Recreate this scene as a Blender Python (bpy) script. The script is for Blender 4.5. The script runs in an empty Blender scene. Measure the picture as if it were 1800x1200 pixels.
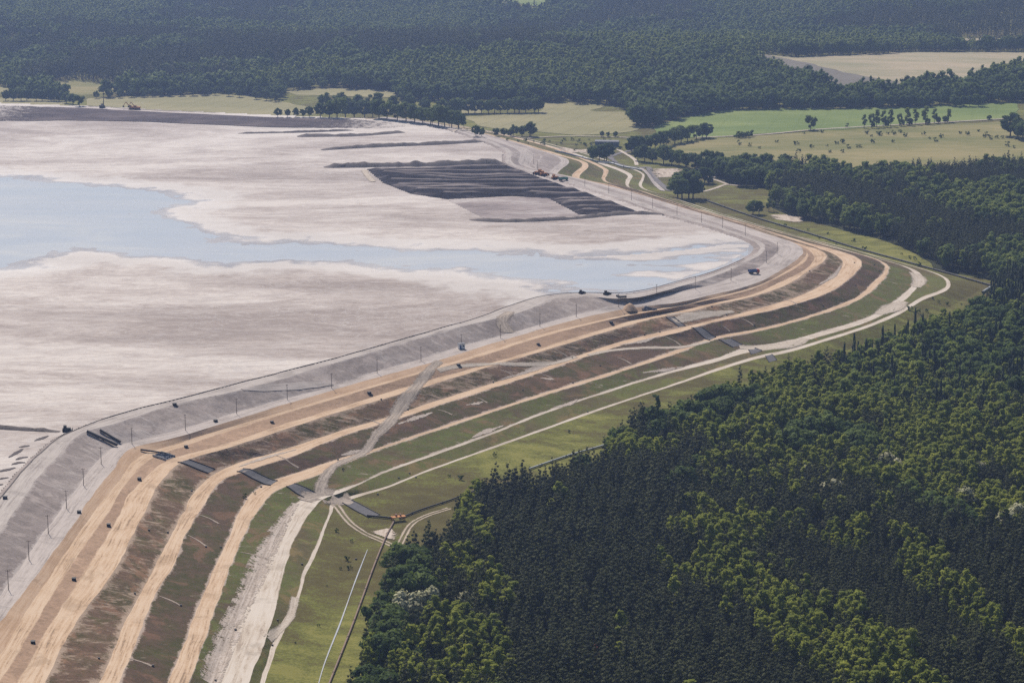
import bpy, math, random
import numpy as np
from mathutils import Vector, Matrix, geometry
from mathutils.bvhtree import BVHTree

random.seed(7); RNG = np.random.default_rng(11)
SC = bpy.context.scene
COL = SC.collection
R = math.radians

# ------------------------------------------------------------------ camera, sky, sun, exposure
FPX, CZ, TH = 4000.0, 330.0, math.atan(900/4000.0)
cam = bpy.data.objects.new('camera', bpy.data.cameras.new('camera')); COL.objects.link(cam)
cam.location = (0, 0, CZ); cam.rotation_euler = (math.pi/2-TH, 0, 0)
cam.data.sensor_width = 36; cam.data.lens = 80; cam.data.clip_start = 5; cam.data.clip_end = 30000
SC.camera = cam
SUN_EL, SUN_AZ = R(50), R(-22)          # azimuth from +Y (view direction), negative = left
w = bpy.data.worlds.new('World'); SC.world = w; w.use_nodes = True
sk = w.node_tree.nodes.new('ShaderNodeTexSky'); sk.sky_type = 'NISHITA'; sk.sun_disc = False
sk.sun_elevation = SUN_EL; sk.sun_rotation = SUN_AZ; sk.altitude = 200; sk.dust_density = 2.0
bg = w.node_tree.nodes['Background']; bg.inputs['Strength'].default_value = 0.078
w.node_tree.links.new(sk.outputs[0], bg.inputs[0])
sun = bpy.data.objects.new('sun', bpy.data.lights.new('sun', 'SUN')); COL.objects.link(sun)
sun.data.energy = 4.3; sun.data.angle = R(0.5); sun.data.color = (1.0, 0.925, 0.82)
sd = Vector((math.sin(SUN_AZ)*math.cos(SUN_EL), math.cos(SUN_AZ)*math.cos(SUN_EL), math.sin(SUN_EL)))
sun.rotation_euler = sd.to_track_quat('Z', 'Y').to_euler()
SC.view_settings.view_transform = 'Standard'; SC.view_settings.look = 'None'
SC.view_settings.exposure = 0.06; SC.view_settings.gamma = 1.0; SC.view_settings.use_curve_mapping = False
SC.render.engine = 'CYCLES'
cy = SC.cycles
cy.max_bounces = 5; cy.diffuse_bounces = 2; cy.glossy_bounces = 2; cy.transmission_bounces = 2
cy.volume_bounces = 1; cy.transparent_max_bounces = 8
cy.caustics_reflective = False; cy.caustics_refractive = False
cy.use_denoising = False
HAZE_DENSITY = 0.000069

# ------------------------------------------------------------------ small helpers
def lin(*c):
    if len(c) == 1: c = [int(c[0][i:i+2], 16) for i in (0, 2, 4)]
    return tuple(((x/255)/12.92 if x/255 <= .04045 else ((x/255+.055)/1.055)**2.4) for x in c)

def tag(o, label=None, cat=None, group=None, kind=None):
    if label: o['label'] = label
    if cat: o['category'] = cat
    if group: o['group'] = group
    if kind: o['kind'] = kind
    return o

def link(o, parent=None):
    COL.objects.link(o)
    if parent: o.parent = parent
    return o

def empty(name, loc, rz=0, s=1):
    o = bpy.data.objects.new(name, None); o.location = loc; o.rotation_euler = (0, 0, rz); o.scale = (s, s, s)
    o.empty_display_size = .5
    return link(o)

def mesh_np(name, v, f, mat=None, uv=None, smooth=False, parent=None):
    """v (n,3), f (m,k) arrays -> linked object; uv per vertex"""
    me = bpy.data.meshes.new(name)
    v = np.asarray(v, np.float32); f = np.asarray(f, np.int32)
    k = f.shape[1]; m = len(f)
    me.vertices.add(len(v)); me.vertices.foreach_set('co', v.ravel())
    me.loops.add(m*k); me.loops.foreach_set('vertex_index', f.ravel())
    me.polygons.add(m); me.polygons.foreach_set('loop_start', np.arange(0, m*k, k, dtype=np.int32))
    try: me.polygons.foreach_set('loop_total', np.full(m, k, np.int32))
    except Exception: pass
    if smooth: me.polygons.foreach_set('use_smooth', np.ones(m, bool))
    if uv is not None:
        l = me.uv_layers.new(name='UVMap'); l.data.foreach_set('uv', np.asarray(uv, np.float32)[f.ravel()].ravel())
    me.update(calc_edges=True); me.validate()
    if mat: me.materials.append(mat)
    return link(bpy.data.objects.new(name, me), parent)

def hash2(i, j, s):
    h = (i.astype(np.int64)*374761393 + j.astype(np.int64)*668265263 + s*1442695041) & 0x7fffffff
    h = ((h ^ (h >> 13))*1274126177) & 0x7fffffff
    return ((h ^ (h >> 16)) & 0xffff)/65535.0
def vnoise(x, y, s=0):
    x = np.asarray(x, float); y = np.asarray(y, float)
    i = np.floor(x); j = np.floor(y); fx = x-i; fy = y-j
    fx = fx*fx*(3-2*fx); fy = fy*fy*(3-2*fy)
    a = hash2(i, j, s); b = hash2(i+1, j, s); c = hash2(i, j+1, s); d = hash2(i+1, j+1, s)
    return (a*(1-fx)+b*fx)*(1-fy)+(c*(1-fx)+d*fx)*fy
def fbm(x, y, s=0, o=4):
    t = 0; a = .5; n = 0
    for k in range(o):
        t = t+a*vnoise(x*2**k, y*2**k, s+17*k); n += a; a *= .55
    return t/n-.5
def sstep(a, b, x): t = np.clip((x-a)/(b-a), 0, 1); return t*t*(3-2*t)

# image pixel (1800x1200 photograph) -> point of the ground plane at height z
def at(x, y, z=0.0):
    u = (x-900)/FPX; v = (y-600)/FPX
    t = (CZ-z)/(math.sin(TH)+v*math.cos(TH))
    return Vector((u*t, (math.cos(TH)-v*math.sin(TH))*t, z))
def at_np(p, z=0.0):
    p = np.asarray(p, float); u = (p[:, 0]-900)/FPX; v = (p[:, 1]-600)/FPX
    t = (CZ-z)/(math.sin(TH)+v*math.cos(TH))
    return np.stack([u*t, (math.cos(TH)-v*math.sin(TH))*t, np.full(len(p), z)], 1)
def proj(P):
    P = np.asarray(P, float); x = P[..., 0]; y = P[..., 1]; z = P[..., 2]-CZ
    d = y*math.cos(TH)-z*math.sin(TH); up = y*math.sin(TH)+z*math.cos(TH)
    return np.stack([900+FPX*x/d, 600-FPX*up/d], -1)
def inpoly(px, py, poly):
    r = np.zeros(len(px), bool); n = len(poly)
    for i in range(n):
        x0, y0 = poly[i]; x1, y1 = poly[(i+1) % n]
        c = ((y0 > py) != (y1 > py))
        if y1 == y0: continue
        r ^= c & (px < (x1-x0)*(py-y0)/(y1-y0)+x0)
    return r
def polydist(px, py, poly):
    d = np.full(len(px), 1e9); n = len(poly)
    for i in range(n):
        a = np.array(poly[i]); b = np.array(poly[(i+1) % n]); e = b-a; L = max(e@e, 1e-9)
        t = np.clip(((px-a[0])*e[0]+(py-a[1])*e[1])/L, 0, 1)
        d = np.minimum(d, (px-a[0]-t*e[0])**2+(py-a[1]-t*e[1])**2)
    return np.sqrt(d)
def catmull(P, k=8):
    P = np.asarray(P, float)
    if len(P) < 3: return P
    Q = np.vstack([2*P[0]-P[1], P, 2*P[-1]-P[-2]]); out = []
    t = np.linspace(0, 1, k, endpoint=False)[:, None]
    for i in range(1, len(Q)-2):
        p0, p1, p2, p3 = Q[i-1], Q[i], Q[i+1], Q[i+2]
        # centripetal-ish tangents, limited so that uneven spacing does not overshoot
        l0 = np.linalg.norm(p1-p0)+1e-6; l1 = np.linalg.norm(p2-p1)+1e-6; l2 = np.linalg.norm(p3-p2)+1e-6
        m1 = ((p1-p0)/l0*l1+(p2-p1)/l1*l0)/(l0+l1)*l1
        m2 = ((p2-p1)/l1*l2+(p3-p2)/l2*l1)/(l1+l2)*l1
        out.append((2*t**3-3*t**2+1)*p1+(t**3-2*t**2+t)*m1+(-2*t**3+3*t**2)*p2+(t**3-t**2)*m2)
    return np.vstack(out+[P[-1:]])
def resample(P, n):
    d = np.r_[0, np.cumsum(np.linalg.norm(np.diff(P, axis=0), axis=1))]
    t = np.linspace(0, d[-1], n)
    return np.stack([np.interp(t, d, P[:, k]) for k in range(P.shape[1])], 1)

# ------------------------------------------------------------------ materials
class MT:
    def __init__(s, name, rough=.9, spec=.2):
        s.m = bpy.data.materials.new(name); s.m.use_nodes = True; s.t = s.m.node_tree
        s.b = s.t.nodes['Principled BSDF']; s.b.inputs['Roughness'].default_value = rough
        s.b.inputs['Specular IOR Level'].default_value = spec
        s.out = s.t.nodes['Material Output']
    def n(s, ty, **a):
        k = s.t.nodes.new(ty)
        for q, v in a.items(): setattr(k, q, v)
        return k
    def put(s, sock, v):
        if hasattr(v, 'is_linked') or isinstance(v, bpy.types.NodeSocket): s.t.links.new(v, sock)
        elif isinstance(v, (tuple, list)) and len(v) == 3 and sock.type == 'RGBA': sock.default_value = (*v, 1)
        else: sock.default_value = v
    def pos(s): return s.n('ShaderNodeNewGeometry').outputs['Position']
    def uv(s): return s.n('ShaderNodeTexCoord').outputs['UV']
    def obj(s): return s.n('ShaderNodeTexCoord').outputs['Object']
    def map(s, v, sc, rot=(0, 0, 0), loc=(0, 0, 0)):
        k = s.n('ShaderNodeMapping'); s.put(k.inputs['Vector'], v)
        k.inputs['Scale'].default_value = sc; k.inputs['Rotation'].default_value = rot; k.inputs['Location'].default_value = loc
        return k.outputs[0]
    def noise(s, v, sc, det=4, ro=.6, dist=0.0):
        k = s.n('ShaderNodeTexNoise'); s.put(k.inputs['Vector'], v); k.inputs['Scale'].default_value = sc
        k.inputs['Detail'].default_value = det; k.inputs['Roughness'].default_value = ro; k.inputs['Distortion'].default_value = dist
        return k.outputs['Fac']
    def ramp(s, f, pts):
        k = s.n('ShaderNodeValToRGB'); s.put(k.inputs[0], f); e = k.color_ramp.elements
        while len(e) < len(pts): e.new(.5)
        for q, (p, c) in zip(e, pts):
            q.position = p; q.color = (*c, 1) if not isinstance(c, (int, float)) else (c, c, c, 1)
        return k.outputs[0]
    def rng(s, f, a, b, c=0., d=1., smooth=True):
        k = s.n('ShaderNodeMapRange', interpolation_type='SMOOTHSTEP' if smooth else 'LINEAR'); s.put(k.inputs[0], f)
        for i, v in enumerate((a, b, c, d)): s.put(k.inputs[i+1], v)
        return k.outputs[0]
    def mix(s, f, a, b, bt='MIX'):
        k = s.n('ShaderNodeMix', data_type='RGBA', blend_type=bt); s.put(k.inputs[0], f); s.put(k.inputs[6], a); s.put(k.inputs[7], b)
        return k.outputs[2]
    def math(s, op, a, b=0.):
        k = s.n('ShaderNodeMath', operation=op); s.put(k.inputs[0], a); s.put(k.inputs[1], b); return k.outputs[0]
    def sep(s, v):
        k = s.n('ShaderNodeSeparateXYZ'); s.put(k.inputs[0], v); return k.outputs
    def col(s, v): s.put(s.b.inputs['Base Color'], v); return s
    def bump(s, f, st=.5, d=1.):
        k = s.n('ShaderNodeBump'); k.inputs['Strength'].default_value = st; k.inputs['Distance'].default_value = d
        s.put(k.inputs['Height'], f); s.put(s.b.inputs['Normal'], k.outputs[0]); return s
    def alpha(s, f): s.put(s.b.inputs['Alpha'], f); return s

def plain(name, c, rough=.6, spec=.3, var=.12, sc=2.0):
    m = MT(name, rough, spec); f = m.noise(m.obj(), sc, 4)
    m.col(m.mix(f, tuple(x*(1-var) for x in c), tuple(x*(1+var) for x in c))); return m.m

C_TAIL_L = (.46, .405, .38); C_TAIL_D = (.25, .21, .20)
C_TAN = (.50, .345, .225); C_TAN_L = (.60, .455, .33); C_BROWN = (.075, .055, .042); C_SOIL = (.20, .145, .105)
C_GRASS = (.075, .082, .026); C_GRASS_Y = (.14, .135, .045); C_GREY = (.33, .295, .28); C_PALE = (.52, .44, .36)

def mat_tail():
    m = MT('tailings_beach', .75, .25); p = m.pos()
    a = m.noise(m.map(p, (.0028, .0055, .006), (0, 0, -.25)), 1, 8, .68, 1.2)
    b = m.noise(m.map(p, (.018, .046, .05), (0, 0, -.2)), 1, 8, .76, 1.6)
    c = m.noise(m.map(p, (.09, .18, .1), (0, 0, .25)), 1, 6, .8, 1.8)
    k = m.noise(m.map(p, (.011, .020, .1), (0, 0, -.5)), 1, 7, .7, 2.5)
    f = m.math('ADD', m.math('MULTIPLY', a, .54), m.math('ADD', m.math('MULTIPLY', b, .24), m.math('MULTIPLY', c, .22)))
    base = m.ramp(f, [(.41, (.25, .20, .178)), (.462, (.35, .292, .262)), (.503, (.45, .388, .352)), (.55, (.58, .52, .475))])
    k2 = m.noise(m.map(p, (.0035, .0075, .1), (0, 0, -.35)), 1, 9, .62, 3.0)
    vein = m.math('MAXIMUM', m.rng(m.math('ABSOLUTE', m.math('SUBTRACT', k, .5)), .004, .022, .55, 0), m.rng(m.math('ABSOLUTE', m.math('SUBTRACT', k2, .5)), .002, .010, .7, 0))       # old rills
    base = m.mix(vein, base, m.mix(b, (.27, .23, .215), (.60, .55, .52)))
    z = m.sep(p)[2]
    wet = m.rng(m.math('ADD', z, m.math('MULTIPLY', m.math('SUBTRACT', c, .5), .10)), 30.98, 31.18, 1, 0)
    crust = m.rng(m.math('ABSOLUTE', m.math('SUBTRACT', z, 31.16)), .03, .14, .65, 0)
    base = m.mix(crust, base, (.60, .56, .53))
    m.col(m.mix(m.math('MULTIPLY', wet, .35), base, (.40, .375, .36)))
    m.put(m.b.inputs['Specular IOR Level'], m.rng(wet, 0, 1, .25, .6)); m.put(m.b.inputs['Roughness'], m.rng(wet, 0, 1, .75, .10))
    m.bump(m.math('ADD', b, c), .35, .5)
    return m.m

def mat_road(name, c0, c1, rut=(.25, .20, .15)):
    """lofted road: u across, v along in metres"""
    m = MT(name, .95, .1); uv = m.uv(); p = m.pos()
    streak = m.noise(m.map(uv, (7, .03, 1)), 1, 6, .75, .6)
    blot = m.noise(p, .05, 4); fine = m.noise(p, .9, 3)
    f = m.math('ADD', m.math('MULTIPLY', streak, .6), m.math('ADD', m.math('MULTIPLY', blot, .25), m.math('MULTIPLY', fine, .15)))
    c = m.ramp(f, [(.40, rut), (.455, c0), (.50, tuple((x+y)/2 for x, y in zip(c0, c1))), (.56, c1)])
    st = m.noise(p, .035, 6, .7, .6); c = m.mix(m.rng(st, .54, .66, 0, .5), c, tuple(v*.62 for v in c0))
    m.col(c).bump(streak, .4, .3); return m.m

def mat_slope(name, veg, soil, sand, veg_amt=.5, sand_amt=.5, edge=.12, gully=.5, rust=(1.75, 1.58, 1.45)):
    """slope strip, u 0 at the top to 1 at the foot; sand creeps in from both berms"""
    m = MT(name, .95, .1); uv = m.uv(); p = m.pos(); u = m.sep(uv)[0]
    big = m.noise(p, .018, 5, .6); med = m.noise(p, .09, 5, .65); fine = m.noise(p, .7, 3, .7)
    gl = m.noise(m.map(uv, (1.1, .16, 1)), 1, 7, .75, 1.2)          # runs down the slope
    vf = m.math('ADD', m.math('MULTIPLY', big, .6), m.math('ADD', m.math('MULTIPLY', med, .3), m.math('MULTIPLY', fine, .25)))
    base = m.mix(m.rng(vf, .57+.14*(.5-veg_amt)-.07, .57+.14*(.5-veg_amt)+.07), soil, veg)
    rough_ = m.noise(m.map(p, (.35, .35, .35)), 1, 5, .8); base = m.mix(m.rng(rough_, .44, .62), base, m.mix(.55, base, tuple(min(1, v*1.55) for v in soil)))
    base = m.mix(m.math('MULTIPLY', m.rng(fine, .42, .6), .75), base, m.mix(.4, base, (.03, .028, .016)), 'MIX')
    pz = m.noise(p, .045, 6, .72, .8); base = m.mix(m.rng(pz, .53, .62, 0, .75), base, tuple(min(1, soil[i]*f_) for i, f_ in enumerate(rust)))
    pg = m.noise(m.map(p, (1, 1, 1), (0, 0, 0), (37, 11, 5)), .05, 6, .72, .8); base = m.mix(m.rng(pg, .55, .63, 0, .6), base, tuple(min(1, v*1.25) for v in veg))
    e = m.math('MINIMUM', m.math('MULTIPLY', u, 1.0), m.math('SUBTRACT', 1.0, u))
    ef = m.math('ADD', e, m.math('MULTIPLY', m.math('SUBTRACT', med, .5), edge*2.6))
    ef = m.math('ADD', ef, m.math('MULTIPLY', m.math('SUBTRACT', fine, .5), edge*1.4))
    edgef = m.rng(ef, edge*.02, edge*.60, 1, 0)
    gf = m.math('ADD', m.math('MULTIPLY', gl, gully), m.math('MULTIPLY', big, 1-gully))
    sf = m.rng(m.math('ADD', gf, m.math('MULTIPLY', m.math('SUBTRACT', fine, .5), .12)), .62-.15*sand_amt, .72-.15*sand_amt)
    m.col(m.mix(m.math('MAXIMUM', edgef, m.math('MULTIPLY', sf, .9)), base, sand))
    m.bump(m.math('ADD', m.math('MULTIPLY', fine, .6), med), .6, .6); return m.m

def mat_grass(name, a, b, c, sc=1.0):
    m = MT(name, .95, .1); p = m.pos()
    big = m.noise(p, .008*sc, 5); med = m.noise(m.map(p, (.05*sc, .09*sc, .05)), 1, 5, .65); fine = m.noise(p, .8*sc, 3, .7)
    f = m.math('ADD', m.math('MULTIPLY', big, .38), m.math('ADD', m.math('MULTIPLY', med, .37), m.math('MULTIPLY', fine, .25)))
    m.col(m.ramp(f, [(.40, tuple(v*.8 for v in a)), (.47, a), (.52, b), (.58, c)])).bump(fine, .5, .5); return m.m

def mat_field(name, a, b, rot=.3, row=.05):
    m = MT(name, .95, .1); p = m.pos()
    big = m.noise(m.map(p, (.004, .012, .01)), 1, 5); fine = m.noise(m.map(p, (.03, .2, .1), (0, 0, rot)), 1, 4, .7)
    f = m.math('ADD', m.math('MULTIPLY', big, .6), m.math('MULTIPLY', fine, .4))
    c = m.ramp(f, [(.42, a), (.58, b)])
    x = m.sep(m.map(p, (1, 1, 1), (0, 0, rot)))[0]
    tr = m.math('PINGPONG', x, 14.0); tl = m.rng(tr, .5, 1.6, row*6, 0)
    m.col(m.mix(tl, c, tuple(v*.5 for v in a))); return m.m

def mat_track(name, c0, c1, ruts=True, rag=.5):
    m = MT(name, .95, .1); uv = m.uv(); p = m.pos(); u = m.sep(uv)[0]
    n1 = m.noise(p, .12, 4, .7); n2 = m.noise(m.map(uv, (10, .03, 1)), 1, 4, .7, .2); n3 = m.noise(p, .8, 3)
    m.col(m.ramp(m.math('ADD', m.math('MULTIPLY', n2, .6), m.math('MULTIPLY', n3, .4)), [(.36, tuple(v*.62 for v in c0)), (.46, c0), (.62, c1)]))
    d = m.math('ABSOLUTE', m.math('SUBTRACT', u, .5))
    j = m.math('MULTIPLY', m.math('ADD', m.math('SUBTRACT', n1, .5), m.math('SUBTRACT', n3, .5)), rag)
    a = m.rng(m.math('ADD', d, j), .28, .48, 1, 0)
    if ruts:
        r = m.rng(m.math('ADD', m.math('ABSOLUTE', m.math('SUBTRACT', d, .25)), m.math('MULTIPLY', j, .25)), .07, .15, 1, 0)
        a = m.math('MULTIPLY', a, m.math('MAXIMUM', r, .12))
    m.alpha(a); return m.m

def mat_leaf(name, a, b, trans=.25, hue=.04):
    m = MT(name, .75, .15)
    r = m.n('ShaderNodeObjectInfo').outputs['Random']
    f = m.noise(m.obj(), .55, 3); g = m.math('ADD', m.math('MULTIPLY', r, .6), m.math('MULTIPLY', f, .4))
    c = m.ramp(g, [(.12, a), (.85, b)]); m.col(c)
    t = m.n('ShaderNodeBsdfTranslucent'); m.put(t.inputs[0], m.mix(.5, c, (.15, .20, .03)))
    x = m.n('ShaderNodeMixShader'); x.inputs[0].default_value = trans
    m.t.links.new(m.b.outputs[0], x.inputs[1]); m.t.links.new(t.outputs[0], x.inputs[2]); m.t.links.new(x.outputs[0], m.out.inputs[0])
    return m.m

def mat_water():
    m = MT('pond_water', .06, .5); wn = m.noise(m.map(m.pos(), (.004, .012, .01), (0, 0, -.2)), 1, 7, .7, 1.0); m.col(m.ramp(wn, [(.40, (.42, .435, .46)), (.52, (.46, .465, .475)), (.62, (.52, .51, .49))])); p = m.pos()
    m.bump(m.noise(m.map(p, (.15, .4, .2)), 1, 4), .05, .3)
    m.put(m.b.inputs['Roughness'], m.rng(m.noise(m.map(p, (.006, .02, .01)), 1, 4), .4, .6, .05, .22)); return m.m

M = dict(
  tail=mat_tail(), water=mat_water(),
  crest=mat_road('crest_gravel', (.37, .325, .30), (.48, .43, .395), (.24, .205, .19)),
  berm=mat_road('grey_berm', (.39, .34, .312), (.50, .44, .405), (.27, .23, .21)),
  tan=mat_road('tan_sand_road', C_TAN, C_TAN_L, (.27, .19, .13)),
  tanband=mat_road('tan_sand_terrace', (.45, .30, .195), (.54, .39, .275), (.40, .27, .175)),
  pale=mat_road('pale_sand_road', C_PALE, (.60, .53, .46), (.36, .29, .23)),
  grey_slope=mat_slope('grey_tailings_slope', (.34, .29, .268), (.265, .222, .205), (.44, .385, .355), .5, .75, .14, .6, (1.25, 1.25, 1.25)),
  tan_slope=mat_slope('tan_sand_slope', (.42, .285, .195), (.36, .24, .165), (.50, .355, .245), .5, .35, .14, .6, (1.12, 1.14, 1.15)),
  slopeC=mat_slope('sparse_brown_slope', (.075, .072, .026), (.155, .098, .066), (.40, .30, .225), .42, .80, .26, .7),
  slopeD=mat_slope('brown_heath_slope', (.070, .070, .024), (.105, .068, .048), (.42, .33, .27), .46, .26, .11, .75),
  slopeE=mat_slope('dry_grass_slope', (.108, .122, .032), (.112, .078, .048), (.42, .35, .29), .68, .28, .09, .7),
  slopeF=mat_slope('green_grass_slope', (.125, .135, .036), (.120, .095, .046), (.36, .30, .23), .58, .12, .06, .5),
  ground=mat_grass('meadow_grass', (.110, .092, .034), (.140, .145, .036), (.225, .21, .060)),
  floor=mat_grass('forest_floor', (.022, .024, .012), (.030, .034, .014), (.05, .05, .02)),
  field=mat_field('ripening_crop', (.25, .23, .115), (.33, .29, .155), .35),
  fieldg=mat_field('green_crop', (.14, .19, .055), (.22, .26, .085), .2, .02),
  fieldt=mat_field('dry_meadow', (.155, .16, .055), (.30, .25, .115), .1, 0),
  fieldp=mat_field('pale_stubble', (.27, .25, .15), (.42, .34, .23), .1, 0),
  fieldb=mat_field('ploughed_field', (.17, .15, .125), (.20, .18, .15), .5, .02),
  dark=plain('dark_steel', (.03, .03, .035), .6), black=plain('tarred_concrete', (.022, .02, .022), .8),
  white=plain('white_paint', (.75, .75, .74), .5), blue=plain('blue_paint', (.05, .10, .25), .4), red=plain('red_paint', (.45, .06, .04), .4),
  orange=plain('orange_paint', (.50, .20, .05), .5), yellow=plain('yellow_paint', (.45, .28, .04), .5), green=plain('green_paint', (.06, .20, .13), .5),
  rubber=plain('black_rubber', (.02, .02, .02), .9), glass=plain('dark_glass', (.02, .03, .04), .1, .5),
  conc=plain('weathered_concrete', (.36, .34, .32), .9, .2, .25, .6), dconc=plain('dark_concrete_apron', (.125, .12, .128), .9, .2, .3, .8),
  wood=plain('grey_timber', (.16, .12, .09), .9), bark=plain('bark', (.10, .07, .05), .95), birchbark=plain('birch_bark', (.45, .43, .40), .9),
  rust=plain('rusty_pipe', (.22, .15, .115), .7, .3, .3, .3), zinc=plain('galvanised_pipe', (.42, .44, .45), .45, .5), pipe=plain('black_plastic_pipe', (.045, .042, .044), .6), cpipe=plain('dusty_pipe', (.15, .13, .12), .8),
  shed=plain('blue_grey_cladding', (.14, .17, .22), .6), roof=plain('grey_roof', (.20, .20, .22), .7), rock=plain('broken_rock', (.10, .11, .14), .9, .2, .5, 1.),
  pine=mat_leaf('pine_needles', (.020, .027, .012), (.090, .098, .038), .15),
  spruce=mat_leaf('spruce_needles', (.022, .034, .016), (.044, .058, .024), .10),
  birch=mat_leaf('birch_leaves', (.14, .18, .024), (.34, .36, .05), .45),
  oak=mat_leaf('broadleaf_leaves', (.036, .070, .013), (.125, .17, .034), .35),
  light=mat_leaf('young_leaves', (.11, .165, .030), (.28, .32, .065), .45),
  acacia=mat_leaf('white_blossom', (.34, .34, .20), (.58, .54, .36), .2), red_leaf=mat_leaf('dead_needles', (.16, .045, .03), (.24, .08, .05), .1),
  track=mat_track('sandy_wheel_track', (.42, .34, .26), (.56, .48, .40)), sandtrack=mat_track('sandy_lane', (.44, .37, .30), (.58, .51, .44), False, .35),
  tantrack=mat_track('tan_lane', C_TAN, C_TAN_L, False, .3), greytrack=mat_track('grey_lane', (.30, .25, .21), (.50, .42, .35), False, .6),
  asphalt=mat_track('worn_asphalt', (.17, .155, .155), (.24, .22, .215), False, .12), patch=mat_track('bare_sand_patch', (.44, .36, .29), (.60, .52, .45), False, .9),
  moist=mat_track('moist_tailings', (.070, .054, .056), (.15, .118, .112), False, .5),
)

# ------------------------------------------------------------------ terrain
def H(x, y):
    x = np.asarray(x, float); y = np.asarray(y, float)
    return sstep(2500, 3600, y)*(16*np.sin(x/430+1.2)*np.sin(y/410+.4)+10*np.sin(x/900-.5)+8*np.sin(y/230+x/500))
SURF = []       # (verts, faces) of everything that things stand on
gy = np.r_[np.arange(300, 2400, 75), np.geomspace(2400, 16000, 70)]
gx = np.linspace(-1, 1, 81)
GX = gx[None, :]*(700+gy[:, None]*.75); GY = np.repeat(gy[:, None], 81, 1)
gv = np.stack([GX, GY, H(GX, GY)], -1).reshape(-1, 3)
def gridfaces(r, c):
    i = np.arange(r*c).reshape(r, c)
    return np.stack([i[:-1, :-1], i[:-1, 1:], i[1:, 1:], i[1:, :-1]], -1).reshape(-1, 4)
gf = gridfaces(len(gy), 81)
tag(mesh_np('ground', gv, gf, M['ground'], smooth=True), 'wide grassy plain around the dam', kind='structure')
SURF.append((gv, gf))

L = {}
def line(k, z, W, C, E, N): L[k] = (z, W, C, E, N)
line('CI', 33.0, [(-330,1290),(-120,1015),(0,877),(67,800),(115,765),(150,750)], [(150,750),(167,743),(333,697),(600,627),(813,567),(1023,515),(1083,517),(1200,495),(1250,481),(1282,469),(1333,429)], [(1333,429),(1270,404),(1165,374),(1080,345),(985,316),(893,288)], [(893,288),(887,264),(855,249),(720,214),(660,208)])
line('CO', 33.0, [(-230,1290),(-60,1020),(27,897),(67,840),(100,803),(155,757)], [(155,757),(200,745),(300,712),(417,687),(600,634),(800,577),(900,552),(1027,521),(1083,525),(1200,502),(1250,487),(1294,469),(1345,434)], [(1345,434),(1277,402),(1170,370),(1085,341),(990,312),(903,288)], [(903,288),(896,264),(862,248),(722,213),(664,207)])
line('TO', 26.3, [(-200,1290),(-100,1175),(0,1047),(45,980),(80,933),(112,888),(142,848),(172,810),(205,783)], [(205,783),(240,774),(326,752),(416,724),(505,700),(583,680),(663,653),(740,631),(811,609),(880,590),(949,571),(1013,553),(1087,535),(1154,519),(1250,500),(1290,487),(1325,474),(1363,447),(1371,439)], [(1371,439),(1300,405),(1190,370),(1100,340),(1000,311),(918,291)], [(918,291),(912,265),(868,248),(724,212.5),(668,206.5)])
line('GG', 26.0, [(-190,1330),(-87,1200),(0,1093),(43,1040),(100,960),(140,903),(160,873),(200,827),(235,786)], [(235,786),(300,771),(400,741),(600,681),(760,636),(900,593),(1100,543),(1200,530),(1250,518),(1317,502),(1370,477),(1408,449),(1412,439)], [(1412,439),(1330,405),(1210,368),(1110,338),(1010,312),(932,294)], [(932,294),(925,266),(880,249),(726,212),(672,206)])
line('A1', 24.6, [(-140,1330),(-60,1230),(7,1140),(60,1055),(110,980),(165,900),(210,845),(250,800)], [(250,800),(320,776),(400,752),(600,693),(760,646),(860,616),(940,591),(1100,553),(1200,535),(1250,524),(1317,507),(1372,482),(1412,455),(1417,443)], [(1417,443),(1335,407),(1215,369.5),(1113,338.5),(1015,312.5),(940,297)], [(940,297),(935,267),(890,250),(728,212),(676,206)])
line('A2', 24.4, [(-100,1330),(-45,1260),(7,1183),(77,1067),(133,980),(187,903),(233,835),(268,804)], [(268,804),(330,781),(400,757),(600,697),(760,650),(860,621),(940,595),(1100,556),(1200,537),(1250,526),(1317,509),(1374,484),(1416,458),(1420,446)], [(1420,446),(1338,409),(1218,371),(1116,340),(1020,314),(952,301)], [(952,301),(945,269),(905,257),(732,213),(680,206)])
line('R1i', 21.2, [(-45,1330),(33,1200),(83,1110),(147,1007),(200,923),(250,843),(298,808)], [(298,808),(390,782),(500,745),(600,715),(723,677),(860,639),(940,615.5),(1000,597),(1100,567),(1150,552),(1200,545),(1250,533),(1303,523),(1370,497),(1410,477),(1431,456),(1432,448)], [(1432,448),(1345,411),(1224,373),(1122,342),(1030,317),(988,312)], [(988,312),(985,278),(940,262),(736,213),(684,206)])
line('R1o', 21.0, [(0,1330),(80,1197),(110,1133),(160,1057),(200,1000),(247,913),(287,843),(320,812)], [(320,812),(400,787),(500,755),(600,723),(723,687),(860,644),(940,621),(1000,603),(1100,573),(1150,559),(1200,550),(1250,537),(1303,526),(1370,506),(1423,475),(1447,458),(1452,450)], [(1452,450),(1360,415),(1235,376),(1130,344),(1040,319),(1000,315)], [(1000,315),(997,280),(950,264),(738,213),(686,206)])
line('R2i', 15.0, [(95,1330),(173,1200),(220,1093),(277,987),(320,907),(355,850),(385,828)], [(385,828),(417,814),(500,790),(600,757),(667,737),(740,713),(867,673),(933,653),(1000,630),(1100,598),(1200,575),(1310,548),(1397,523),(1450,497),(1479,471),(1481,459)], [(1481,459),(1380,417),(1247,376),(1140,345),(1055,324),(1020,318)], [(1020,318),(1018,284),(983,274),(742,213),(690,206)])
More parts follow.
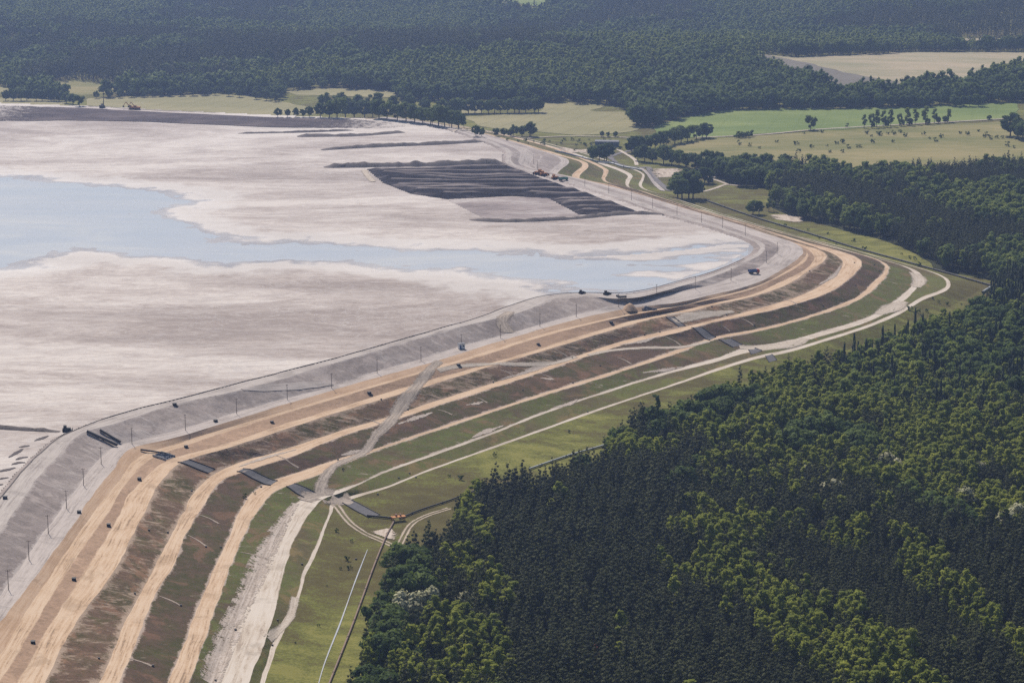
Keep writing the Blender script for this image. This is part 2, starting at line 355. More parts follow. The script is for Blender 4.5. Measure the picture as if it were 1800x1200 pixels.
line('R2o', 14.8, [(130,1330),(210,1197),(240,1120),(283,1027),(303,997),(330,933),(367,873),(395,842)], [(395,842),(447,822),(500,806),(600,767),(687,739),(743,721),(867,681),(933,660),(1000,637),(1100,605),(1200,582),(1250,567),(1317,554),(1383,538),(1450,517),(1495,488),(1513,468),(1514,459)], [(1514,459),(1400,421),(1262,380),(1152,348),(1068,326),(1034,320)], [(1034,320),(1028,284),(990,273),(744,213),(692,206)])
line('R3i', 9.8, [(230,1330),(297,1197),(337,1093),(377,1000),(403,940),(423,893),(462,853)], [(462,853),(533,826),(600,805),(643,793),(800,741.5),(933,698),(1050,662),(1200,612),(1260,591),(1333,578),(1433,551),(1500,525),(1533,498),(1553,477),(1556,468)], [(1556,468),(1430,426),(1280,384),(1165,349),(1100,328),(1068,321)], [(1068,321),(1060,297),(1040,287),(748,213),(696,206)])
line('R3o', 9.6, [(270,1330),(333,1197),(360,1123),(387,1043),(413,977),(430,933),(460,887),(485,862)], [(485,862),(550,837),(600,816),(643,799),(800,746),(933,702),(1050,666),(1200,617),(1260,595),(1333,582),(1433,555),(1503,530),(1540,503),(1560,479),(1563,469)], [(1563,469),(1438,427.5),(1286,385),(1170,350),(1107,330),(1075,323)], [(1075,323),(1067,297),(1046,286),(750,213),(698,206)])
line('R4i', 5.6, [(315,1330),(373,1193),(410,1107),(437,1053),(470,980),(500,923),(525,882),(548,870)], [(548,870),(594,861),(680,826),(750,801),(840,769),(933,732),(1067,686),(1200,646),(1260,629),(1313,611),(1367,602),(1433,586),(1533,554),(1560,539),(1583,522),(1606,493),(1608,481)], [(1608,481),(1475,437),(1310,391),(1190,354),(1140,338),(1110,331)], [(1110,331),(1100,306),(1060,290),(752,213),(700,206)])
line('R4o', 5.4, [(385,1330),(437,1197),(473,1110),(493,1033),(510,967),(533,920),(553,890),(565,878)], [(565,878),(597,866),(680,829.5),(750,804.5),(840,772.5),(933,735.5),(1067,689),(1200,650),(1260,635),(1313,620),(1367,612),(1433,594),(1533,562),(1568,545),(1592,526),(1616,496),(1618,483)], [(1618,483),(1485,439),(1316,392),(1195,355),(1147,340),(1118,334)], [(1118,334),(1108,305),(1068,289),(754,213),(702,206)])
line('R5i', 2.7, [(415,1330),(458,1200),(485,1115),(522,1045),(531,1010),(548,975),(563,937),(578,900),(583,884)], [(583,884),(612,873),(675,856),(750,826),(820,801),(933,761),(1050,719),(1200,669),(1273,643),(1347,622),(1373,617),(1450,595),(1540,565),(1575,549),(1617,524),(1661,505),(1663,494)], [(1663,494),(1530,448),(1345,399),(1210,357),(1165,342),(1135,334)], [(1135,334),(1124,303),(1080,287),(756,213),(704,206)])
line('R5o', 2.6, [(425,1330),(466,1200),(495,1115),(529,1045),(538,1010),(555,975),(569,937),(584,900),(590,887)], [(590,887),(614,878),(675,859),(750,829),(820,804),(933,764),(1050,722),(1200,672),(1273,648),(1347,627),(1373,622),(1450,600),(1540,570),(1580,553),(1622,528),(1667,508),(1670,495)], [(1670,495),(1537,449.5),(1350,400),(1213,357.5),(1168,343),(1139,334.5)], [(1139,334.5),(1128,303),(1084,287),(757,213),(705,206)])
line('FT', -0.3, [(500,1330),(545,1200),(590,1085),(630,990),(668,935)], [(668,935),(700,918),(790,885),(1000,803),(1150,755),(1300,700),(1400,655),(1480,620),(1600,575),(1690,530),(1725,508)], [(1725,508),(1560,456),(1370,403),(1225,360),(1190,345),(1165,335)], [(1165,335),(1132,295),(1090,284),(760,213),(708,206)])
NS = (190, 420, 120, 60)
DZE = dict(CI=-.9, CO=-.9, TO=3.0, GG=1.2, A1=1.1, A2=1.1, R1i=2.1, R1o=2.1, R2i=2.7, R2o=2.7, R3i=1.3, R3o=1.3, R4i=.4, R4o=.4, R5i=2.3, R5o=2.3)
DZW = dict(A1=-.9, A2=-1.3, R1i=.5, R1o=.5)
L3 = {}
for k, (z, *secs) in L.items():
    # smooth one curve in plan, then split at the section ends so that lines correspond
    pts = []
    for si, s_ in enumerate(secs):        # the berms climb a little toward the east corner
        zz = [z+DZE.get(k, 0)*(0 if si == 0 else 1 if si > 1 else float(sstep(*((960, 1130) if k in ('CI', 'CO', 'TO', 'GG') else (1060, 1290)), p[0]))) +(DZW.get(k, 0)*(1 if si == 0 else 1-float(sstep(320, 700, p[0])) if si == 1 else 0)) for p in s_]
        pts.append(np.vstack([at_np([p], h) for p, h in zip(s_, zz)]))
    full = [pts[0]]+[p[1:] for p in pts[1:]]; P = np.vstack(full); K = 10
    S = catmull(P, K); cuts = np.cumsum([0]+[len(p)-1 for p in pts])*K
    parts = [resample(S[a:b+1], n) for a, b, n in zip(cuts[:-1], cuts[1:], NS)]
    Q = np.vstack([parts[0]]+[p[1:] for p in parts[1:]])
    tq = np.gradient(Q[:, :2], axis=0); tq /= np.linalg.norm(tq, axis=1)[:, None]+1e-9; sid = sum(map(ord, k))
    am = .45 if k[:2] in ('R5', 'A1', 'A2') else .8                     # edges are never drawn with a ruler
    wb_ = am*2*(fbm(Q[:, 0]/14, Q[:, 1]/14, sid, 3)+.8*fbm(Q[:, 0]/45, Q[:, 1]/45, sid+5, 2)); Q[:, :2] += np.stack([tq[:, 1], -tq[:, 0]], 1)*wb_[:, None]
    L3[k] = Q
NL = len(L3['CI'])
# inner slope of the crest, down into the beach
ci = L3['CI']; tn = np.gradient(ci[:, :2], axis=0); tn /= np.linalg.norm(tn, axis=1)[:, None]
inn = np.stack([-tn[:, 1], tn[:, 0]], 1)          # to the pond side
if ((ci[200, :2]+inn[200]*50)-np.array([0, 1700]))@((ci[200, :2]+inn[200]*50)-np.array([0, 1700])) > ((ci[200, :2]-inn[200]*50)-np.array([0, 1700]))@((ci[200, :2]-inn[200]*50)-np.array([0, 1700])): inn = -inn
L3['CB'] = np.column_stack([ci[:, :2]+inn*7, np.full(NL, 30.6)])
STRIPS = [('CB', 'CI', 'inner_bank', 'grey_slope', 4, .15), ('CI', 'CO', 'crest_road', 'crest', 4, .10), ('CO', 'TO', 'upper_grey_slope', 'grey_slope', 14, .9), ('TO', 'GG', 'grey_berm', 'berm', 4, .12),
  ('GG', 'A1', 'tan_terrace', 'tanband', 5, .25), ('A1', 'A2', 'tan_berm', 'tan', 3, .12), ('A2', 'R1i', 'tan_slope', 'tan_slope', 8, .4), ('R1i', 'R1o', 'tan_sand_road', 'tan', 5, .12),
  ('R1o', 'R2i', 'sparse_brown_slope', 'slopeC', 12, .7), ('R2i', 'R2o', 'tan_sand_road', 'tan', 5, .12), ('R2o', 'R3i', 'brown_heath_slope', 'slopeD', 12, .5), ('R3i', 'R3o', 'tan_sand_road', 'tan', 4, .1),
  ('R3o', 'R4i', 'dry_grass_slope', 'slopeE', 10, .5), ('R4i', 'R4o', 'pale_sand_road', 'pale', 4, .1), ('R4o', 'R5i', 'green_slope', 'slopeF', 8, .4), ('R5i', 'R5o', 'sand_track', 'pale', 3, .08), ('R5o', 'FT', 'foot_slope', 'ground', 12, .5)]
for a, b, nm, mt, nc, amp in STRIPS:
    A, B = L3[a], L3[b]; u = np.linspace(0, 1, nc+1)
    P = A[:, None]*(1-u)[None, :, None]+B[:, None]*u[None, :, None]
    ln = np.r_[0, np.cumsum(np.linalg.norm(np.diff((A+B)/2, axis=0), axis=1))]
    uvs = np.stack([np.broadcast_to(u, (NL, nc+1)), np.broadcast_to(ln[:, None], (NL, nc+1))], -1).reshape(-1, 2)
    fall = np.sin(np.pi*u)[None, :]
    nz = fbm(P[..., 0]/9, P[..., 1]/9, 3)+.6*fbm(ln[:, None]/5+0*u, u[None, :]*1.2+0*ln[:, None], 9)
    P[..., 2] += amp*nz*fall*1.9
    v = P.reshape(-1, 3); f = gridfaces(NL, nc+1)
    o = tag(mesh_np(nm, v, f, M[mt], uvs, True), kind='structure'); SURF.append((v, f))
    alt = dict(tan_terrace='berm', tan_berm='grey_slope', tan_slope='grey_slope', sparse_brown_slope='slopeF', brown_heath_slope='slopeF', dry_grass_slope='slopeF').get(nm)
    if nm == 'tan_sand_road' and a == 'R1i': alt = 'berm'
    if alt:                                  # beyond the far bend the upper steps are grey, the lower ones grown over
        o.data.materials.append(M[alt]); cut = (NS[0]+NS[1]+NS[2]-6)*nc; ix = np.zeros(len(f), np.int32); ix[cut:] = 1; o.data.polygons.foreach_set('material_index', ix)

# pond: beach with a very gentle relief, water lies where it dips below the level
far_edge = [(560,206),(480,203),(300,195),(180,188),(0,182),(-300,171)]
pond_poly = np.vstack([ci[:, :2]+inn*3, at_np(far_edge, 31)[:, :2], at_np([(-420,171),(-500,1290)], 31)[:, :2]])
ph = np.linspace(1240, 170, 620); ph = np.interp(np.linspace(0, 1, 620), np.linspace(0, 1, 620), ph)
px = np.arange(-420, 1381, 3.2)
PX, PY = np.meshgrid(px, ph); G3 = at_np(np.stack([PX.ravel(), PY.ravel()], 1), 31)
water_px = [(-450,300),(-50,305),(0,309),(60,315),(150,325),(230,335),(305,344),(318,354),(285,366),(268,376),(305,385),(325,395),(345,410),(365,424),(430,428),(520,430),(600,440),(700,442),(800,442),(900,446),(1000,452),(1100,449),(1200,440),(1280,430),(1318,430),
  (1312,442),(1290,456),(1260,470),(1200,488),(1120,507),(1080,513),(1020,512),(975,510),(940,495),(880,487),(800,471),(740,470),(640,456),(500,455),(400,460),(330,450),(250,444),(200,437),(130,434),(60,450),(30,461),(-50,470),(-450,500)]
wp = at_np(water_px, 31)[:, :2].tolist()
gx_, gy_ = G3[:, 0], G3[:, 1]
inside = inpoly(gx_, gy_, pond_poly.tolist())
sdw = polydist(gx_, gy_, wp)*np.where(inpoly(gx_, gy_, wp), -1, 1)
nz = fbm(gx_/150, gy_/90, 21, 5)
nz2 = fbm(gx_/34, gy_/26, 5, 5); nz3 = fbm(gx_/9, gy_/11, 8, 3)
hb = np.clip(sdw*.005, -.30, .9)+.12*nz+.20*nz2+.13*nz3
# toward the right-hand end the pool is a film over sand bars
pxl = PX.ravel(); film = sstep(880, 1150, pxl)*(sdw < 0); hb = hb+film*(.13+.55*fbm(gx_/45, gy_/12, 31, 5))
foam = 0
G3[:, 2] = 31+hb
keep = inside.reshape(PX.shape); idx = np.arange(PX.size).reshape(PX.shape)
cellk = keep[:-1, :-1] & keep[1:, :-1] & keep[:-1, 1:] & keep[1:, 1:]
pf = np.stack([idx[:-1, :-1], idx[:-1, 1:], idx[1:, 1:], idx[1:, :-1]], -1)[cellk]
us = np.unique(pf); rm = np.full(PX.size, -1); rm[us] = np.arange(len(us))
pv = G3[us]; pf = rm[pf]
tag(mesh_np('tailings_beach', pv, pf, M['tail'], smooth=True), 'pale streaked tailings beach inside the dam', kind='structure'); SURF.append((pv, pf))
wb = at_np([(-440,270),(1345,270),(1345,540),(-440,540)], 31); wb[:, 2] = 31.0
wgx, wgy = np.meshgrid(np.linspace(0, 1, 60), np.linspace(0, 1, 30))
wv = (wb[0]*(1-wgx[..., None])+wb[1]*wgx[..., None])*(1-wgy[..., None])+(wb[3]*(1-wgx[..., None])+wb[2]*wgx[..., None])*wgy[..., None]
wv = wv.reshape(-1, 3); wf = gridfaces(30, 60)
wc = wv[wf].mean(1); wk = inpoly(wc[:, 0], wc[:, 1], pond_poly.tolist())
tag(mesh_np('pond_water', wv, wf[wk], M['water']), 'pale blue shallow pool on the tailings', kind='structure')
# outer bank on the far side of the pond (hidden from here, seen from above)
fe = np.vstack([L3['CI'][-1:], at_np(far_edge, 31.5)]); fo = fe.copy(); fo[:, 1] += 110; fo[:, 2] = -.3; fi = fe.copy(); fi[:, 1] -= 6; fi[:, 2] = 30.8
fv = np.vstack([fi, fe, fo]); nfe = len(fe)
tag(mesh_np('far_bank', fv, gridfaces(3, nfe), M['slopeF']), kind='structure')

VV = []; FF = []; off = 0
for v, f in SURF: VV.append(v); FF.append(f+off); off += len(v)
BVH = BVHTree.FromPolygons(np.vstack(VV).tolist(), np.vstack(FF).tolist())
O = Vector((0, 0, CZ))
def cast(x, y):
    """where the ray through that pixel meets the terrain"""
    d = (at(x, y, 0)-O).normalized(); h = BVH.ray_cast(O, d)
    return h[0] if h[0] is not None else at(x, y, 0)
def top(x, y):
    h = BVH.ray_cast(Vector((x, y, 90)), Vector((0, 0, -1)))
    return h[0].z if h[0] is not None else float(H(x, y))

# ------------------------------------------------------------------ flat ground covers
def drape_poly(name, px, mat, dz=.25, step=14, inner=45, z=None, kind='structure', label=None):
    if z is None: P = [tuple(cast(*p))[:2] for p in px]
    else: P = [tuple(at(*p, z))[:2] for p in px]
    B = np.array(P+P[:1]); d = np.r_[0, np.cumsum(np.linalg.norm(np.diff(B, axis=0), axis=1))]; n = max(12, int(d[-1]/step))
    C = resample(B, n)[:-1]
    jit = np.stack([fbm(C[:, 0]/25, C[:, 1]/25, 3), fbm(C[:, 0]/25+9, C[:, 1]/25, 4)], 1)*step*.8; C = C+jit
    x0, y0 = C.min(0); x1, y1 = C.max(0)
    gx, gy = np.meshgrid(np.arange(x0, x1, inner), np.arange(y0, y1, inner)); q = np.stack([gx.ravel(), gy.ravel()], 1)
    q = q[inpoly(q[:, 0], q[:, 1], C.tolist())] if len(q) else q
    allp = np.vstack([C, q]) if len(q) else C; nC = len(C)
    vs, _, fs, *_r = geometry.delaunay_2d_cdt([Vector(p) for p in allp], [(i, (i+1) % nC) for i in range(nC)], [list(range(nC))], 1, 1e-4)
    v = np.array([(p.x, p.y, (top(p.x, p.y) if z is None else z)+dz) for p in vs])
    uvs = np.stack([(v[:, 0]-x0)/(x1-x0+1e-6), v[:, 1]], 1)
    f = np.array([list(t) for t in fs if len(t) == 3])
    o = mesh_np(name, v, f, mat, uvs); return tag(o, label, kind=kind)

def ribbon(name, px, width, mat, dz=.12, step=3.0, cols=4, plan=False, label=None):
    P = np.array([tuple(cast(*p)) for p in px]) if not plan else np.array(px, float)
    S = catmull(P, 10); ln = np.linalg.norm(np.diff(S[:, :2], axis=0), axis=1).sum(); n = max(6, int(ln/step)); S = resample(S, n)
    t = np.gradient(S[:, :2], axis=0); t /= np.linalg.norm(t, axis=1)[:, None]+1e-9; nn = np.stack([t[:, 1], -t[:, 0]], 1)
    wd = width if np.isscalar(width) else np.interp(np.linspace(0, 1, n), np.linspace(0, 1, len(width)), width)
    us = np.linspace(0, 1, cols+1); v = []; uv = []
    for i in range(n):
        w_ = wd if np.isscalar(wd) else wd[i]
        for q in us:
            x, y = S[i, :2]+nn[i]*(q-.5)*w_; v.append((x, y, top(x, y)+dz)); uv.append((q, i*ln/n))
    o = mesh_np(name, v, gridfaces(n, cols+1), mat, uv); return tag(o, label, kind='structure')

FIELDS = {
 'F1': ([(158,173),(250,170),(390,165),(440,170),(490,179),(560,190),(556,203),(480,203),(380,199),(300,195),(150,187)], 'field'),
 'F1b': ([(-60,170),(0,172),(70,175),(112,179),(112,186),(0,181),(-60,178)], 'field'),
 'F2': ([(495,160),(560,157),(640,157),(692,162),(690,172),(600,169),(520,168)], 'field'),
 'F3': ([(815,206),(900,201),(955,198),(950,181),(1010,181),(1067,183),(1060,190),(1034,197),(1110,197),(1127,231),(1060,237),(1000,238),(933,231),(847,224)], 'field'),
 'F3b': ([(790,181),(850,179),(850,200),(790,200)], 'field'),
 'F4': ([(1150,222),(1200,208),(1270,194),(1390,191),(1560,190),(1720,184),(1790,181),(1785,207),(1720,211),(1600,219),(1520,225),(1420,231),(1330,236),(1250,241),(1160,245)], 'fieldg'),
 'F5': ([(1165,266),(1230,246),(1330,240),(1430,233),(1520,228),(1620,221),(1790,213),(1900,216),(1900,310),(1800,300),(1640,305),(1480,300),(1280,290),(1175,275)], 'fieldt'),
 'F6': ([(1340,96),(1400,101),(1500,96),(1600,92),(1800,92),(1900,94),(1900,112),(1760,120),(1700,140),(1600,150),(1540,138),(1480,127),(1420,112)], 'fieldp'),
 'F6b': ([(1303,92),(1340,96),(1420,112),(1480,127),(1540,138),(1590,146),(1590,152),(1480,156),(1440,140),(1380,115)], 'fieldb'),
 'F6c': ([(1690,68),(1900,66),(1900,78),(1690,80)], 'fieldp'),
 'F7': ([(850,-8),(965,-8),(955,13),(920,9)], 'fieldg'),
 'F8': ([(85,150),(120,142),(170,146),(208,152),(205,162),(150,168),(100,165)], 'fieldt'),
 'F9': ([(-60,152),(0,153),(22,157),(18,165),(-60,166)], 'field'),
 'F10': ([(840,4),(0,0)][:0], 'field'),
}
for k, (p, mt) in FIELDS.items():
    if p: drape_poly('crop_field', p, M[mt], .35, 22, 60, label=None)

# ------------------------------------------------------------------ tree prototypes
def cards(cen, nrm, size, asp, rng, fold=.25):
    """leaf sprays: one bent quad per centre -> verts (4n), faces"""
    n = len(cen); nrm = nrm/(np.linalg.norm(nrm, axis=1)[:, None]+1e-9)
    a = rng.normal(size=(n, 3)); t = np.cross(nrm, a); t /= np.linalg.norm(t, axis=1)[:, None]+1e-9; b = np.cross(nrm, t)
    s = size[:, None]; k = asp
    v = np.stack([cen-t*s-b*s*k*.35, cen-b*s*k+nrm*s*fold, cen+t*s+b*s*k*.25, cen+b*s*k-nrm*s*fold*.3], 1).reshape(-1, 3)
    return v, np.arange(4*n).reshape(-1, 4)
def trunk_np(h, r0, r1, seg=6, rng=None, limbs=0, crown0=.4, spread=2.0):
    V = []; F = []
    def tube(p0, p1, a, b, q):
        p0 = np.array(p0); p1 = np.array(p1); d = p1-p0; d = d/np.linalg.norm(d); x = np.cross(d, [0.3, .9, .1]); x /= np.linalg.norm(x); y = np.cross(d, x)
        o = len(V)
        for P, r in ((p0, a), (p1, b)):
            for i in range(q): an = 2*math.pi*i/q; V.append(P+r*(math.cos(an)*x+math.sin(an)*y))
        for i in range(q): F.append((o+i, o+(i+1) % q, o+q+(i+1) % q, o+q+i))
    tube((0, 0, -.4), (0, 0, h*.5), r0, (r0+r1)/2, seg); tube((0, 0, h*.5), (0.1, .05, h*.97), (r0+r1)/2, r1, seg)
    for i in range(limbs):
        z = h*(crown0+(.9-crown0)*i/max(1, limbs)); an = i*2.4+.3; l = spread*(1-.5*i/max(1, limbs))
        tube((0, 0, z), (l*math.cos(an), l*math.sin(an), z+l*.55), r0*.38, r0*.1, 4)
    return np.array(V), np.array(F)

def proto(kind, seed):
    rng = np.random.default_rng(seed); far = kind.endswith('_far'); k = kind.replace('_far', '')
    C = []; Nn = []; S = []; asp = .55; CORE = []
    if k in ('pine', 'redpine'):
        h = rng.uniform(12.5, 17); c0 = .30; rad = rng.uniform(1.6, 2.25); nl = 15 if not far else 8
        for i in range(nl):
            t = (i+.5)/nl; z = h*(c0+(1-c0)*t); r = rad*(1-t**2.6)**.62*(.75+.25*min(1, t/.25)); an = i*2.4+rng.uniform(-.5, .5); q = rng.uniform(.35, .72)
            c = np.array([r*q*math.cos(an), r*q*math.sin(an), z+rng.uniform(-.3, .3)-.15*h/nl]); lr = max(.42, r*rng.uniform(.46, .62)); CORE.append((tuple(c), (lr*.74, lr*.74, lr*.72)))
            nc = 15 if not far else 7; e = rng.normal(size=(nc, 3)); e /= np.linalg.norm(e, axis=1)[:, None]; e[:, 2] = np.where(e[:, 2] < -.35, -e[:, 2], e[:, 2])
            C += list(c+e*(lr*rng.uniform(.75, 1.18, nc)[:, None])*np.array([1, 1, .95])); Nn += list(e+rng.normal(0, .4, (nc, 3))+np.array([0, 0, .25])); S += list(lr*rng.uniform(.26, .44, nc)*(1 if not far else 1.5))
        for q in range(3): C.append((rng.normal(0, .25), rng.normal(0, .25), h-.05-.3*q)); Nn.append((rng.normal(), rng.normal(), .6)); S.append(.28*(1 if not far else 1.5))
        asp = .5; tv, tf = trunk_np(h*.95, .19, .05, 6, rng); lm = {'pine': 'pine', 'redpine': 'red_leaf'}[k]; bm_ = 'bark'
    elif k == 'spruce':
        h = rng.uniform(14, 18); c0 = .34 if k != 'spruce' else .12; rad = rng.uniform(1.7, 2.3) if k != 'spruce' else rng.uniform(1.8, 2.4)
        nw = 9 if not far else 6
        for i in range(nw):
            t = i/(nw-1); z = h*(c0+(1.0-c0)*t)
            prof = (1-t)**.75 if k == 'spruce' else (math.sin(math.pi*min(1, .18+.82*(1-t)**.9)*.62)**1.0)*(1.0 if t < .97 else .5)
            r = rad*max(.10, prof); nb = max(3, int((7 if not far else 4)*(.5+r/rad)))
            for b in range(nb):
                an = rng.uniform(0, 6.28); rr = r*rng.uniform(.75, 1.2); m = max(2, int(5*rr/rad)) if not far else 2
                for q in range(m):
                    f = (q+1)/m; wob = rng.normal(0, .12, 3)
                    C.append((rr*f*math.cos(an)+wob[0], rr*f*math.sin(an)+wob[1], z-.22*rr*f+wob[2]+.15)); Nn.append((.5*math.cos(an)+rng.normal(0, .45), .5*math.sin(an)+rng.normal(0, .45), 1.0+rng.normal(0, .3)))
                    S.append((.34+.30*(1-f)+rng.uniform(0, .16))*(1 if not far else 1.9)*(.6+.4*r/rad))
        for i in range(4):
            t = i/4; CORE.append(((0, 0, h*(c0+(1-c0)*(t+.10))), (rad*.62*(1-t)**.8+.1, rad*.62*(1-t)**.8+.1, h*(1-c0)*.17)))
        for q in range(4): C.append((0, 0, h+.1-.35*q)); Nn.append((rng.normal(), rng.normal(), .2)); S.append(.32*(1 if not far else 1.5))
        tv, tf = trunk_np(h, .19, .05, 6, rng); lm = {'pine': 'pine', 'spruce': 'spruce', 'redpine': 'red_leaf'}[k]; bm_ = 'bark'
    else:
        dims = dict(oak=(13, 5.4, .06), birch=(13.0, 2.3, .14), light=(14, 3.6, .08), acacia=(12, 4.8, .12), poplar=(24, 3.2, .05), bush=(3.0, 1.8, .02))[k]
        h = dims[0]*rng.uniform(.9, 1.12); rad = dims[1]*rng.uniform(.88, 1.12); c0 = dims[2]
        nl = dict(oak=34, birch=17, light=26, acacia=34, poplar=40, bush=9)[k]
        if far: nl = nl//2
        cz = h*(c0+(1-c0)*.5); hz = h*(1-c0)*.5
        for i in range(nl):
            d = rng.normal(size=3); d /= np.linalg.norm(d); d[2] = d[2]*.9+.12; q = rng.uniform(.45, .92)**.7
            tz = (d[2]*q+1)/2; taper = (1.0 if k in ('oak', 'acacia', 'bush') else 1.12-.62*tz)
            c = np.array([d[0]*rad*q*taper, d[1]*rad*q*taper, cz+d[2]*hz*q]); lr = rad*rng.uniform(.26, .46)*(1.0 if k != 'poplar' else .75)
            if k == 'birch': lr = rad*rng.uniform(.34, .55)
            CORE.append((tuple(c), (lr*.78, lr*.78, lr*.68)))
            nc = int(dict(oak=26, birch=17, light=21, acacia=28, poplar=20, bush=13)[k]*(1 if not far else .4))
            e = rng.normal(size=(nc, 3)); e /= np.linalg.norm(e, axis=1)[:, None]; e[:, 2] = np.where(e[:, 2] < -.3, -e[:, 2]*.6, e[:, 2])
            pr = lr*rng.uniform(.7, 1.1, nc)[:, None]
            C += list(c+e*pr*np.array([1, 1, .85])); Nn += list(e+rng.normal(0, .45, (nc, 3))+np.array([0, 0, .35])); S += list(lr*rng.uniform(.24, .40, nc)*(1 if not far else 1.7))
        asp = .75
        tv, tf = trunk_np(h*.85, .06*rad+.1 if k != 'bush' else .06, .05, 6, rng, 6 if k not in ('bush', 'birch') and not far else 0, max(.2, c0), rad*.6)
        lm = dict(oak='oak', birch='birch', light='light', acacia='acacia', poplar='oak', bush='oak')[k]; bm_ = 'birchbark' if k == 'birch' else 'bark'
    cv, cf = cards(np.array(C), np.array(Nn), np.array(S), asp, rng)
    nrm_cards = np.repeat(np.array(Nn, float), 4, 0)
    g = (1+5**.5)/2; ico = np.array([(-1, g, 0), (1, g, 0), (-1, -g, 0), (1, -g, 0), (0, -1, g), (0, 1, g), (0, -1, -g), (0, 1, -g), (g, 0, -1), (g, 0, 1), (-g, 0, -1), (-g, 0, 1)])/math.sqrt(1+g*g)
    icf = np.array([(0, 11, 5), (0, 5, 1), (0, 1, 7), (0, 7, 10), (0, 10, 11), (1, 5, 9), (5, 11, 4), (11, 10, 2), (10, 7, 6), (7, 1, 8), (3, 9, 4), (3, 4, 2), (3, 2, 6), (3, 6, 8), (3, 8, 9), (4, 9, 5), (2, 4, 11), (6, 2, 10), (8, 6, 7), (9, 8, 1)])
    kv = []; kf = []; kn = []
    for c, r in CORE:
        kf.append(icf+12*len(kv)); kv.append(ico*(1+rng.uniform(-.14, .14, (12, 1)))*np.array(r)+np.array(c)); kn.append(ico)
    kv = np.vstack(kv); kn = np.vstack(kn); kf = np.vstack(kf)
    # shading follows the lobes and the crown as a whole
    ctr = np.array([0, 0, cv[:, 2].min()*.5+cv[:, 2].max()*.5-.1*h]); og = cv-ctr; og[:, 2] *= (.35 if k in ('spruce', 'poplar') else .6 if k in ('pine', 'redpine', 'birch') else .9); og /= np.linalg.norm(og, axis=1)[:, None]+1e-6
    nc_ = nrm_cards/(np.linalg.norm(nrm_cards, axis=1)[:, None]+1e-6)
    nv = .75*nc_+.55*og+np.array([0, 0, .12]); nv /= np.linalg.norm(nv, axis=1)[:, None]
    faces = [tuple(x) for x in cf]+[tuple(x+len(cv)) for x in kf]; cv = np.vstack([cv, kv]); cf = faces; nrm = np.vstack([nv, kn])
    return dict(kind=k, h=h, rad=rad, tv=tv, tf=tf, cv=cv, cf=cf, nrm=nrm, lm=lm, bm=bm_)

def raw_mesh(name, v, f, mats, idx=None, nrm=None):
    me = bpy.data.meshes.new(name); me.from_pydata(np.asarray(v).tolist(), [], [tuple(int(i) for i in t) for t in f])
    for m_ in mats: me.materials.append(m_)
    if idx is not None: me.polygons.foreach_set('material_index', np.asarray(idx, np.int32))
    me.update()
    if nrm is not None:
        me.polygons.foreach_set('use_smooth', np.ones(len(me.polygons), bool)); me.normals_split_custom_set_from_vertices(np.asarray(nrm).tolist())
    return me
PROTO = {}; STUFFCOL = {}
def get_proto(kind, n):
    if kind in PROTO: return PROTO[kind]
    out = []; col = bpy.data.collections.new('forest_'+kind)
    for i in range(n):
        p = proto(kind, hash(kind) % 1000 if False else sum(map(ord, kind))*7+i*13)
        p['trunk'] = raw_mesh('trunk', p['tv'], p['tf'], [M[p['bm']]]); p['crown'] = raw_mesh('crown', p['cv'], p['cf'], [M[p['lm']]], None, p['nrm'])
        nt = len(p['tv']); f = [tuple(t) for t in p['tf']]+[tuple(int(i)+nt for i in t) for t in p['cf']]; tn_ = p['tv']*np.array([1, 1, 0])+1e-4; tn_ /= np.linalg.norm(tn_, axis=1)[:, None]; ix = [0]*len(p['tf'])+[1]*len(p['cf'])
        me = raw_mesh('tree', np.vstack([p['tv'], p['cv']]), f, [M[p['bm']], M[p['lm']]], ix, np.vstack([tn_, p['nrm']]))
        o = bpy.data.objects.new(f'{kind}_{i:02d}', me); col.objects.link(o); out.append(p)
    PROTO[kind] = out; STUFFCOL[kind] = col; return out

